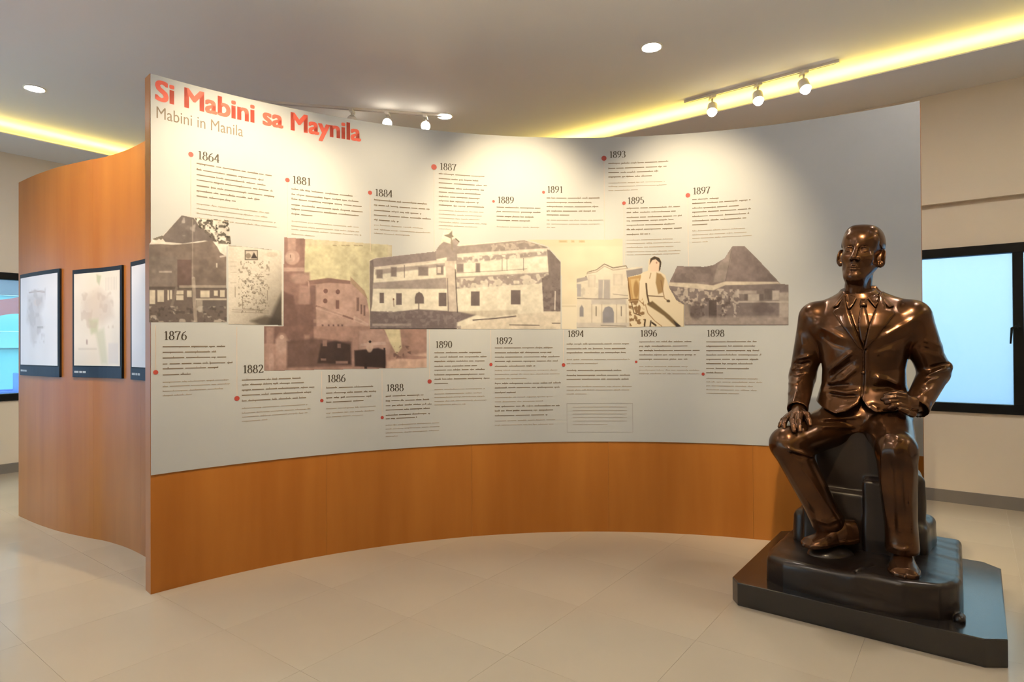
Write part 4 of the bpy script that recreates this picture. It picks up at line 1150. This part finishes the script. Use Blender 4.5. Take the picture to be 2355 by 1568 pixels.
def wob(X, Y, Z, f, a): return a * (np.sin(X * f + 1.3 * Y * f * .7) * np.sin(Y * f * 1.1 + .7) + np.sin(Z * f * 1.3 + X * f * .6 + 2) * .7)

# ---- jacket: torso and sleeves
HJ = .0046
J = Field((-.45, -.30, .90), (.43, .33, 1.67), HJ)
zk = [.88, .95, 1.02, 1.10, 1.18, 1.26, 1.34, 1.41, 1.47, 1.52, 1.56, 1.60, 1.64]
ak = [.245, .245, .222, .200, .196, .206, .222, .235, .225, .175, .130, .092, .078]
bk = [.225, .215, .180, .155, .152, .160, .168, .165, .148, .125, .105, .088, .078]
ck = [-.02, -.02, -.022, -.023, -.022, -.020, -.018, -.02, -.022, -.03, -.034, -.036, -.036]
yk = [.065, .065, .075, .080, .078, .072, .070, .072, .075, .078, .080, .078, .075]
hx = [-.30, -.25, -.19, -.125, -.07, -.03, -.006, .02, .06, .12, .19, .27]
hz = [1.02, 1.01, .975, .952, .968, 1.000, 1.035, .995, .970, .975, .985, 1.00]
def torso(X, Y, Z):
    a = np.interp(Z, zk, ak); b = np.interp(Z, zk, bk); cx = np.interp(Z, zk, ck); cy = np.interp(Z, zk, yk)
    x = np.abs((X - cx) / a); y = np.abs((Y - cy) / b); n = 2.35
    f = (x ** n + y ** n) ** (1 / n)
    hem = np.interp(X, hx, hz); hem = np.where(Y > .06, hem - .04 * np.clip((Y - .06) / .1, 0, 1), hem)
    return np.maximum((f - 1) * np.minimum(a, b) * .92, np.maximum(hem - Z, Z - (1.598 + .28 * np.clip(Y, -.12, .16))))
J.add(torso, (-.30, -.2, .90), (.27, .32, 1.655))
SHL, ELL, WRL = (-.252, .062, 1.466), (-.326, .085, 1.130), (-.297, -.165, .972)
SHR, ELR, WRR = (.208, .062, 1.452), (.290, .150, 1.165), (.226, -.050, 1.000)
J.cone((-.095, .085, 1.552), (-.25, .07, 1.495), .046, .052, .04); J.cone((.035, .085, 1.552), (.205, .07, 1.480), .046, .054, .04)
J.cone(SHL, ELL, .084, .068, .022); J.cone(ELL, WRL, .070, .050, .016)
J.cone(SHR, ELR, .084, .070, .022); J.cone(ELR, WRR, .071, .056, .016)
J.cone((-.19, .04, 1.40), (-.24, .06, 1.46), .085, .08, .03); J.cone((.15, .04, 1.40), (.20, .06, 1.45), .085, .08, .03)
# sleeve hems end with a small rim
for e, wv, r in ((ELL, WRL, .0525), (ELR, WRR, .059)):
    e, wv = np.array(e), np.array(wv); d = (wv - e) / np.linalg.norm(wv - e)
    J.cone(wv - d * .012, wv + d * .008, r, r, .006); J.cone(wv + d * .055, wv + d * .16, r + .012, r + .012, .0, cut=True)
    J.cone(wv + d * .045, wv + d * .07, r - .012, r - .010, .004, cut=True)
def SZ(px, ys): return [S(x, y, ys) for x, y in px]
FOLD = [  # ridges and hollows traced on the jacket front
    ([(1964,807),(1935,828),(1901,856)], .011, .013, -.08), ([(1975,842),(1945,866),(1901,886)], .012, .013, -.08), ([(1966,826),(1935,848),(1905,872)], -.009, .011, -.08),
    ([(1873,748),(1910,764),(1946,783)], .008, .013, -.1), ([(1880,768),(1915,790),(1948,800)], -.006, .014, -.1), ([(2112,727),(2070,752),(2025,779)], .008, .014, -.1), ([(2105,752),(2070,778),(2030,796)], -.006, .014, -.1),
    ([(2057,803),(2035,808),(2012,815)], .006, .013, -.08), ([(2070,890),(2040,874),(2008,866)], .010, .014, -.08), ([(2075,905),(2040,892),(2006,892)], -.013, .016, -.08),
    ([(1978,897),(1945,903),(1905,898)], .010, .009, -.12), ([(1974,911),(1940,913),(1900,908)], -.013, .008, -.12), ([(1955,886),(1925,888),(1893,890)], -.009, .012, -.1), ([(1978,920),(1950,935),(1918,942)], .006, .012, -.14),
    ([(1948,868),(1925,880)], .005, .010, -.08), ([(1885,905),(1900,880)], .005, .012, -.05), ([(2000,930),(2020,940)], .006, .012, -.14)]
for px, amp, wd, ys in FOLD: J.fold(SZ(px, ys), amp, wd, -.3, .07)
for px, amp, wd, ys in (([(1826,826),(1846,822),(1868,818)], .010, .009, .02), ([(1824,836),(1846,838),(1866,832)], -.010, .009, .02), ([(1812,850),(1830,847),(1850,849)], .009, .009, .02), ([(1815,861),(1834,862),(1852,858)], -.008, .008, .02), ([(1812,880),(1828,881),(1846,878)], .008, .009, .0), ([(1838,760),(1850,800)], .005, .014, .02), ([(1834,895),(1834,925)], .006, .010, -.1), ([(1815,905),(1826,898)], .005, .009, -.05)):
    J.fold(SZ(px, ys), amp, wd, -.3, .3)
for px, amp, wd, ys in (([(2132,862),(2160,852),(2186,845)], .016, .010, .1), ([(2140,846),(2165,838),(2186,836)], -.010, .011, .1), ([(2126,782),(2148,788),(2168,797)], .008, .010, .08), ([(2120,800),(2145,806),(2172,814)], -.008, .011, .08), ([(2128,880),(2142,872),(2160,870)], .009, .009, .05), ([(2150,800),(2172,826),(2186,842)], .006, .012, .1), ([(2120,905),(2140,893)], .006, .010, .0)):
    J.fold(SZ(px, ys), amp, wd, -.3, .3)
J.cone((.315, .165, 1.196), (.352, .150, 1.200), .040, .016, .03)
yf = J.front()
# open V with the shirt lying deeper
V_IN = SZ([(1938,664),(1946,700),(1962,742),(1985,800),(2000,748),(2014,705),(2022,655),(1980,640)], -.09)
def inpoly(X, Z, P):
    ins = np.zeros(np.broadcast(X, Z).shape, bool)
    for i in range(len(P)):
        ax, az = P[i]; bx, bz = P[(i + 1) % len(P)]
        cnd = (az > Z) != (bz > Z); xi = (bx - ax) * (Z - az) / ((bz - az) if abs(bz - az) > 1e-9 else 1e-9) + ax; ins ^= cnd & (X < xi)
    return ins
q = J.sl((-.2, -.3, 1.2), (.15, .10, 1.62)); X, Y, Z = J.grid(q); J.d[q] += (inpoly(X[:, 0, :], Z[:, 0, :], V_IN) * .010).astype(np.float32)[:, None, :]
# front closing edge, lower jacket opening
J.fold(SZ([(1985,800),(1984,850),(1982,905),(1979,921)], -.1), -.008, .0042, -.3, .05, False); J.fold(SZ([(1992,808),(1991,850),(1989,900)], -.1), .005, .009, -.3, .05, False)
VJ, FJ = J.nets(); VJ = relax(VJ, FJ, 2)

# ---- trousers
TF = Field((-.43, -.47, .33), (.29, .33, 1.06), .0050)
TF.ell((-.02, .10, .93), (.215, .185, .12), .0)
KL, KR = (-.312, -.315, .800), (.168, -.355, .822)
AL, AR = (-.148, -.215, .415), (.178, -.262, .362)
TF.cone((-.115, .09, .895), KL, .118, .087, .03); TF.cone((.085, .09, .895), KR, .118, .085, .03)
TF.cone(KL, AL, .087, .074, .02); TF.cone(KR, AR, .085, .062, .02)
TF.cone((AR[0], AR[1], .46), (AR[0] + .002, AR[1] - .012, .355), .058, .070, .02); TF.cone((AL[0] - .02, AL[1] - .02, .45), (AL[0], AL[1], .405), .066, .078, .02)
TF.box((-.02, .08, .84), (.17, .12, .07), .05, .04)
for px, amp, wd, ys in (([(1880,962),(1930,966),(1975,962)], .010, .012, -.2), ([(1880,978),(1920,985),(1960,992)], .009, .011, -.22), ([(1890,972),(1930,976)], -.008, .010, -.2), ([(1815,1022),(1850,1036),(1880,1052)], .012, .010, -.3), ([(1826,1034),(1855,1050)], -.010, .010, -.3), ([(1810,1050),(1840,1110),(1880,1180)], .007, .014, -.3),
    ([(1850,1060),(1890,1130),(1920,1180)], .006, .012, -.25), ([(2036,1020),(2030,1100),(2046,1230)], .009, .010, -.32), ([(2062,1010),(2070,1120),(2068,1240)], .007, .012, -.36), ([(2052,1040),(2056,1150),(2056,1240)], -.008, .010, -.35), ([(2092,1010),(2104,1070),(2098,1150),(2102,1250)], .010, .010, -.30), ([(2084,1040),(2086,1180)], -.007, .010, -.32), ([(2030,1000),(2050,996),(2080,1012)], .008, .012, -.38),
    ([(2010,968),(2040,975)], .008, .012, -.25), ([(1940,1000),(1990,990)], .006, .012, -.1), ([(1880,1190),(1910,1198),(1940,1188)], .006, .009, -.25), ([(2046,1252),(2075,1262),(2100,1258)], .006, .009, -.32)):
    TF.fold(SZ(px, ys), amp, wd, -.5, .1)
VT, FT_ = TF.nets(); VT = relax(VT, FT_, 2)

# ---- head and neck
HD = Field((-.165, -.175, -.15), (.165, .185, .325), .0023)
HD.ell((0, .030, .196), (.099, .122, .098), 0)
HD.box((0, .030, .232), (.072, .096, .044), .042, .03)
HD.ell((0, -.034, .110), (.073, .080, .118), .03)
HD.ell((0, -.050, .205), (.076, .050, .055), .035)
for sx in (-1, 1):
    HD.cone((sx * .060, .012, .082), (sx * .022, -.076, .010), .028, .022, .03); HD.ell((sx * .047, -.066, .112), (.028, .026, .026), .028)
HD.ell((0, -.090, .006), (.025, .020, .018), .022); HD.cone((-.012, -.076, .014), (.012, -.076, .014), .028, .028, .03)
HD.cone((0, .045, -.15), (0, .030, .08), .069, .063, .03); HD.cone((0, -.012, -.14), (0, -.042, .01), .044, .046, .03)
for sx in (-1, 1):                                   # sockets under a clean brow edge, eyeballs, lids
    HD.ell((sx * .038, -.119, .155), (.030, .032, .0195), .008, cut=True)
    HD.ell((sx * .037, -.082, .153), (.0215, .019, .0155), .004)
    HD.chain([(sx * .018, -.096, .159), (sx * .029, -.1015, .1640), (sx * .041, -.1015, .1650), (sx * .055, -.090, .159)], [.0026] * 4, .005)
    HD.chain([(sx * .018, -.097, .148), (sx * .030, -.1010, .1415), (sx * .042, -.1000, .1415), (sx * .055, -.090, .148)], [.0030] * 4, .005)
HD.cone((0, -.103, .168), (0, -.140, .106), .0082, .0125, .012); HD.ell((0, -.136, .100), (.0125, .0130, .0105), .010)
for sx in (-1, 1):
    HD.ell((sx * .0160, -.118, .097), (.0105, .0140, .0095), .010); HD.ell((sx * .0085, -.133, .0905), (.0048, .0075, .0042), .003, cut=True)
HD.ell((0, -.088, .056), (.032, .018, .026), .022)
HD.chain([(-.027, -.0965, .0520), (-.009, -.1110, .0600), (0, -.1110, .0582), (.009, -.1110, .0600), (.027, -.0965, .0520)], [.0028, .0056, .0052, .0056, .0028], .004)
HD.chain([(-.024, -.0970, .0495), (-.009, -.1085, .0455), (.009, -.1085, .0455), (.024, -.0970, .0495)], [.0032, .0066, .0066, .0032], .003)
for qa, qb in (((-.028, -.1020, .0515), (-.010, -.1175, .0527)), ((-.010, -.1175, .0527), (.010, -.1175, .0527)), ((.010, -.1175, .0527), (.028, -.1020, .0515))): HD.cone(qa, qb, .0013, .0013, .002, cut=True)
def rotz(a): return np.array([[math.cos(a), -math.sin(a), 0], [math.sin(a), math.cos(a), 0], [0, 0, 1]])
for sx in (-1, 1):
    R = rotz(sx * math.radians(30))
    HD.ell((sx * .104, .030, .124), (.0120, .030, .044), .010, rot=R); HD.ell((sx * .088, .030, .118), (.024, .020, .036), .012); HD.ell((sx * .098, .016, .088), (.011, .014, .016), .010)
    HD.ell((sx * .117, .022, .130), (.0070, .017, .027), .010, rot=R, cut=True)
# close-cropped hair, a thin raised cap with a hairline
def hair(X, Y, Z):
    r = np.array([.1045, .1275, .1035])
    x, y, z = X / r[0], (Y - .030) / r[1], (Z - .196) / r[2]
    k0 = np.sqrt(x * x + y * y + z * z) + 1e-6; k1 = np.sqrt((x / r[0]) ** 2 + (y / r[1]) ** 2 + (z / r[2]) ** 2) + 1e-6
    e = k0 * (k0 - 1) / k1
    a, b, g = np.abs(X) - .034, np.abs(Y - .030) - .058, np.abs(Z - .243) - .004
    bx = np.sqrt(np.maximum(a, 0) ** 2 + np.maximum(b, 0) ** 2 + np.maximum(g, 0) ** 2) + np.minimum(np.maximum(a, np.maximum(b, g)), 0) - .042
    kk = .03; h = np.clip(.5 + .5 * (bx - e) / kk, 0, 1); m = bx * (1 - h) + e * h - kk * h * (1 - h)
    line = np.interp(Y, [-.14, -.075, -.055, -.035, -.03, .0, .03, .06, .2], [.262, .256, .246, .222, .190, .172, .176, .10, .06])
    m = m + 0 * X
    return np.maximum(m, (line - Z) * .8)
HD.add(hair, (-.11, -.11, .04), (.11, .165, .305), .003)
VH, FH = HD.nets(); VH = relax(VH, FH, 1, .4)
yaw, tilt, nod = math.radians(-4.5), math.radians(7.0), math.radians(-1.5)
Rz, Rx = rotz(yaw), np.array([[1, 0, 0], [0, math.cos(nod), -math.sin(nod)], [0, math.sin(nod), math.cos(nod)]])
Ry = np.array([[math.cos(tilt), 0, math.sin(tilt)], [0, 1, 0], [-math.sin(tilt), 0, math.cos(tilt)]])
HP = np.array([-.044, .070, 1.662])
VH = (Ry @ Rz @ Rx @ (VH * np.array([1.0, 1.0, 1.0])).T).T + HP

# ---- hands
def P3(px, py, ys):
    x, z = S(px, py, ys); return np.array([x, ys, z])
HL = Field((-.43, -.42, .82), (-.19, -.10, 1.01), .0024)
HL.cone((-.296, -.150, .982), P3(1836, 951, -.215), .036, .034, .01)
for kx, ky, kd in ((1818, 952, -.245), (1827, 951, -.255), (1838, 949, -.255)): HL.cone(P3(1836, 948, -.205), P3(kx, ky + 3, kd), .026, .019, .014)
HL.cone(P3(1836, 948, -.205), P3(1849, 951, -.235), .026, .017, .014)
HL.chain([P3(1815, 955, -.235), P3(1801, 966, -.262), P3(1796, 975, -.285), P3(1793, 981, -.300)], [.0165, .0135, .0125, .0105], .004)
HL.chain([P3(1819, 954, -.245), P3(1806, 965, -.295), P3(1803, 976, -.325), P3(1804, 984, -.340)], [.017, .0145, .013, .011], .004)
HL.chain([P3(1828, 953, -.255), P3(1822, 967, -.315), P3(1825, 980, -.350), P3(1826, 990, -.368)], [.0175, .015, .0135, .0112], .004)
HL.chain([P3(1839, 952, -.255), P3(1837, 968, -.315), P3(1839, 981, -.345), P3(1840, 991, -.362)], [.0175, .015, .0135, .0112], .004)
HL.chain([P3(1848, 950, -.215), P3(1856, 953, -.240), P3(1860, 965, -.265), P3(1863, 977, -.285)], [.017, .0160, .0145, .0115], .005)
V1, F1 = HL.nets(); V1 = relax(V1, F1, 1, .4)
HR = Field((.05, -.24, .92), (.29, .03, 1.10), .0024)
wr = np.array(WRR); 
HR.cone(wr + np.array([.01, .02, .01]), P3(2094, 928, -.085), .040, .036, .01)
for kx, ky in ((2078, 910), (2080, 918), (2083, 926), (2088, 935)): HR.cone(P3(2096, 926, -.085), P3(kx, ky, -.128), .027, .017, .014)
HR.chain([P3(2080, 909, -.128), P3(2062, 905, -.152), P3(2046, 906, -.160), P3(2036, 909, -.160)], [.0165, .0145, .013, .011], .004)
HR.chain([P3(2081, 917, -.132), P3(2060, 914, -.160), P3(2042, 916, -.168), P3(2030, 918, -.168)], [.0170, .0150, .0135, .011], .004)
HR.chain([P3(2083, 926, -.132), P3(2062, 922, -.162), P3(2047, 924, -.172), P3(2038, 926, -.172)], [.0165, .0145, .013, .011], .004)
HR.chain([P3(2088, 935, -.128), P3(2068, 931, -.165), P3(2054, 934, -.178), P3(2046, 938, -.180)], [.0160, .0135, .012, .0105], .004)
HR.chain([P3(2100, 944, -.085), P3(2098, 951, -.110), P3(2084, 946, -.150), P3(2070, 941, -.175)], [.021, .0185, .0150, .0115], .005)
V2, F2 = HR.nets(); V2 = relax(V2, F2, 1, .4)
np_mesh('figure', [(VJ, FJ), (VT, FT_), (VH, FH), (V1, F1), (V2, F2)], M['bronze'], statue)

# ---- lapels, shirt collar, tie laid onto the jacket front
def overlay(name, px, ys, off, th, depth_fn=None, n=3, crown=0.0, par=None):
    P = SZ(px, ys); bm = bmesh.new()
    pts = []
    for i in range(len(P)):
        a, b = np.array(P[i]), np.array(P[(i + 1) % len(P)])
        k = max(1, int(np.linalg.norm(b - a) / .010))
        for t in range(k): pts.append(a + (b - a) * t / k)
    Pa = np.array(pts); st = .006
    gx, gz = np.meshgrid(np.arange(Pa[:, 0].min(), Pa[:, 0].max(), st), np.arange(Pa[:, 1].min(), Pa[:, 1].max(), st))
    ins = inpoly(gx, gz, [tuple(q) for q in pts])
    grid = [q for q in np.stack([gx[ins], gz[ins]], 1) if np.hypot(Pa[:, 0] - q[0], Pa[:, 1] - q[1]).min() > st * .6]
    nb = len(pts)
    allp = [Vector((float(q[0]), float(q[1]))) for q in list(pts) + grid]
    ov, _, of, _, _, _ = delaunay_2d_cdt(allp, [(i, (i + 1) % nb) for i in range(nb)], [list(range(nb))], 1, 1e-6)
    vs = [bm.verts.new((q[0], 0, q[1])) for q in ov]
    for fc in of:
        try: bm.faces.new([vs[i] for i in fc])
        except ValueError: pass
    bmesh.ops.delete(bm, geom=[v for v in bm.verts if not v.link_faces], context='VERTS')
    for v in bm.verts:
        y = (depth_fn or yf)(v.co.x, v.co.z)
        while not np.isfinite(y) and v.co.z > 1.3:
            v.co.z -= .004; y = (depth_fn or yf)(v.co.x, v.co.z)
        dd = min(np.hypot(Pa[:, 0] - v.co.x, Pa[:, 1] - v.co.z).min() / .012, 1.0)
        v.co.y = y - off - crown * math.sin(dd * math.pi / 2)
    r = bmesh.ops.extrude_face_region(bm, geom=list(bm.faces))
    for v in [g for g in r['geom'] if isinstance(g, bmesh.types.BMVert)]: v.co.y -= th
    return from_bm(name, bm, M['bronze'], par or statue, smooth=True)
LP = [(1933,680),(1936,668),(1945,702),(1960,742),(1973,775),(1986,806),(1975,800),(1960,779),(1935,748),(1912,717),(1917,709),(1926,706)]
RP = [(2026,672),(2021,658),(2015,702),(2000,748),(1987,806),(1994,800),(2012,781),(2035,752),(2057,719),(2050,710),(2036,708)]
overlay('lapel', LP, -.09, .004, .007, crown=.003); overlay('lapel', RP, -.09, .004, .007, crown=.003)
overlay('jacket_collar', [(1940,668),(1933,677),(1912,706),(1924,703),(1935,686),(1941,678)], -.06, .004, .008, crown=.002); overlay('jacket_collar', [(2017,668),(2026,676),(2054,702),(2044,706),(2028,690),(2017,678)], -.06, .004, .008, crown=.002)
ys_ = J.front()
overlay('shirt_collar', [(1938,666),(1952,677),(1967,682),(1961,697),(1951,712),(1943,694)], -.08, .010, .006, ys_); overlay('shirt_collar', [(1991,682),(2006,676),(2019,664),(2018,690),(2012,706),(2001,694)], -.08, .010, .006, ys_)
overlay('tie_knot', [(1975,687),(1990,687),(1991,700),(1988,703),(1977,703),(1974,700)], -.09, .006, .012, ys_, crown=.006)
blade = overlay('tie_blade', [(1977,703),(1988,703),(1995,725),(2000,745),(1992,775),(1986,796),(1978,778),(1972,745),(1974,722)], -.09, .003, .007, ys_, crown=.005)
for a, b in (((1978,706), (1976,742)), ((1983,705), (1985,748)), ((1987,706), (1993,742))):
    overlay('tie_pleat', [(a[0] - 1.3, a[1]), (a[0] + 1.3, a[1]), (b[0] + 2.2, b[1]), (b[0] - 2.2, b[1])], -.09, .010, .004, ys_, n=1, par=blade)
bt = P3(1985, 857, 0); by = yf(*S(1985, 857, -.08)); x_, z_ = S(1985, 857, -.08)
MB().tube((x_, by + .004, z_), (x_, by - .007, z_), .011, .009, 16).build('button', M['bronze'], statue, smooth=True)

# ---- shoes
def shoe(heel, toe, name):
    heel, toe = np.array(heel), np.array(toe); d = toe - heel; L = np.linalg.norm(d[:2]); fx = d[:2] / L
    lo = np.minimum(heel, toe) - .09; hi = np.maximum(heel, toe) + np.array([.09, .09, .14])
    F_ = Field(lo, hi, .0034); z0 = heel[2]; dz = d[2]
    def fn(X, Y, Z):
        l = ((X - heel[0]) * fx[0] + (Y - heel[1]) * fx[1]) / L; s = -(X - heel[0]) * fx[1] + (Y - heel[1]) * fx[0]; zz = Z - (z0 + dz * l)
        hw = np.interp(l, [-.05, 0, .15, .45, .70, .85, .95, 1.0, 1.06], [.022, .044, .050, .050, .062, .061, .053, .042, .010]); top = np.interp(l, [-.06, .0, .25, .42, .6, .8, .95, 1.03], [.06, .105, .115, .095, .070, .055, .045, .024])
        sole = np.interp(l, [0, .28, .30, .5, 1.0], [0, 0, .012, .008, .006])
        return np.maximum(np.sqrt((s / hw) ** 2 + (np.maximum(zz - .02, 0) / (top - .02)) ** 2 + (np.maximum(np.abs(l - .5) - .5, 0) / .06) ** 2 * .5) - 1, -10) * .035 * np.ones_like(Z) + 0 * sole, 
    def fn2(X, Y, Z):
        l = ((X - heel[0]) * fx[0] + (Y - heel[1]) * fx[1]) / L; zz = Z - (z0 + dz * l); sole = np.interp(l, [-.2, .28, .31, .5, 1.2], [0, 0, .010, .007, .004])
        return np.maximum(fn(X, Y, Z)[0], sole - zz)
    F_.add(fn2, lo, hi)
    def welt(X, Y, Z):
        l = ((X - heel[0]) * fx[0] + (Y - heel[1]) * fx[1]) / L; s = -(X - heel[0]) * fx[1] + (Y - heel[1]) * fx[0]; zz = Z - (z0 + dz * l)
        hw = np.interp(l, [-.07, 0, .15, .45, .70, .85, .95, 1.02, 1.07], [.014, .047, .054, .053, .066, .065, .056, .042, .006]); sole = np.interp(l, [-.2, .28, .31, .5, 1.2], [0, 0, .010, .007, .004])
        return np.maximum(np.abs(s) - hw, np.maximum(np.abs(zz - .011 - sole / 2) - .010, (np.abs(l - .5) - .555) * L))
    F_.add(welt, lo, hi, .003)
    V, F = F_.nets(); V = relax(V, F, 1, .4)
    return np_mesh('shoe', [(V, F)], M['bronze'], statue)
shoe((-.035, -.165, .318), (-.225, -.335, .290), 'a')
shoe((.168, -.165, .262), (.203, -.445, .262), 'b')

# ---- rock seat, rock step, plinth
RK = Field((-.48, -.55, .09), (.47, .42, .32), .0075)
def rk(X, Y, Z):
    front = np.interp(X, [-.45, -.3, 0, .2, .33, .42], [-.40, -.485, -.515, -.505, -.46, -.36]); top = np.interp(X, [-.5, -.3, -.02, .02, .5], [.215, .236, .246, .258, .260]) + wob(X, Y, 0 * Z, 14, .0022)
    side = np.abs(X + .005) - np.interp(Y, [-.5, -.42, -.3, .4], [.33, .39, .415, .40])
    a, b, g = side, front - Y, Z - top
    c2 = Y - .38
    m = .03
    q = np.sqrt(np.maximum(a + m, 0) ** 2 + np.maximum(np.maximum(b, c2) + m, 0) ** 2 + np.maximum(g + m * .6, 0) ** 2) - m
    return np.maximum(np.maximum(q, .10 - Z), -9) + wob(X, Y, Z, 22, .0016)
RK.add(rk, (-.46, -.54, .10), (.45, .41, .30))
RK.cone((.0, -.545, .10), (.0, -.522, .27), .012, .010, .006, cut=True); RK.cone((.002, -.52, .262), (.075, -.36, .270), .007, .004, .006, cut=True)
RK.cone((-.45, -.53, .165), (.42, -.515, .155), .010, .012, .02, cut=True)
RK.cone((.40, -.42, .125), (.405, -.38, .125), .022, .018, .012)
V, F = RK.nets(); V = relax(V, F, 1, .4)
np_mesh('rock_step', [(V, F)], M['bronze_dark'], statue)
SE = Field((-.42, -.20, .20), (.40, .44, .96), .0075)
SE.box((-.05, .14, .57), (.21, .20, .33), .035)
SE.box((-.10, .02, .38), (.19, .155, .17), .02, .01); SE.box((.085, -.02, .43), (.085, .15, .20), .02, .008)
SE.box((-.20, .08, .31), (.15, .17, .10), .04, .03); SE.box((.145, .12, .45), (.095, .14, .20), .035, .02, rz=.15); SE.box((.185, .11, .325), (.095, .16, .085), .04, .02, rz=-.1); SE.box((.10, .22, .70), (.08, .13, .16), .04, .03)
q = SE.sl((-.42, -.2, .2), (.40, .44, .96)); X, Y, Z = SE.grid(q); SE.d[q] += wob(X, Y, Z, 19, .0035).astype(np.float32)
V, F = SE.nets(); V = relax(V, F, 1, .4)
np_mesh('rock_seat', [(V, F)], M['bronze_dark'], statue)
# small rock wedge that carries the angled shoe
WG = Field((-.28, -.38, .22), (.05, -.10, .33), .005); WG.ell((-.13, -.245, .245), (.115, .085, .050), 0, rot=rotz(math.radians(42)))
V, F = WG.nets(); np_mesh('rock_wedge', [(V, F)], M['bronze_dark'], statue)
def plinth():
    x0, x1, y0, y1, c = -.545, .560, -.552, .55, .075
    P = [(x0 + c * .6, y0), (x1 - c, y0), (x1, y0 + c * .7), (x1, y1 - c), (x1 - c, y1), (x0 + c, y1), (x0, y1 - c), (x0, y0 + c * .8)]
    n = len(P)
    vs = [(x, y, 0) for x, y in P] + [(x, y, .116) for x, y in P]
    m = MB(); m.add(vs, [tuple(range(n))[::-1], tuple(range(n, 2 * n))] + [(i, (i + 1) % n, n + (i + 1) % n, n + i) for i in range(n)])
    return m.build('plinth', M['plinth'], statue, bevel=.005, seg=2)
plinth()
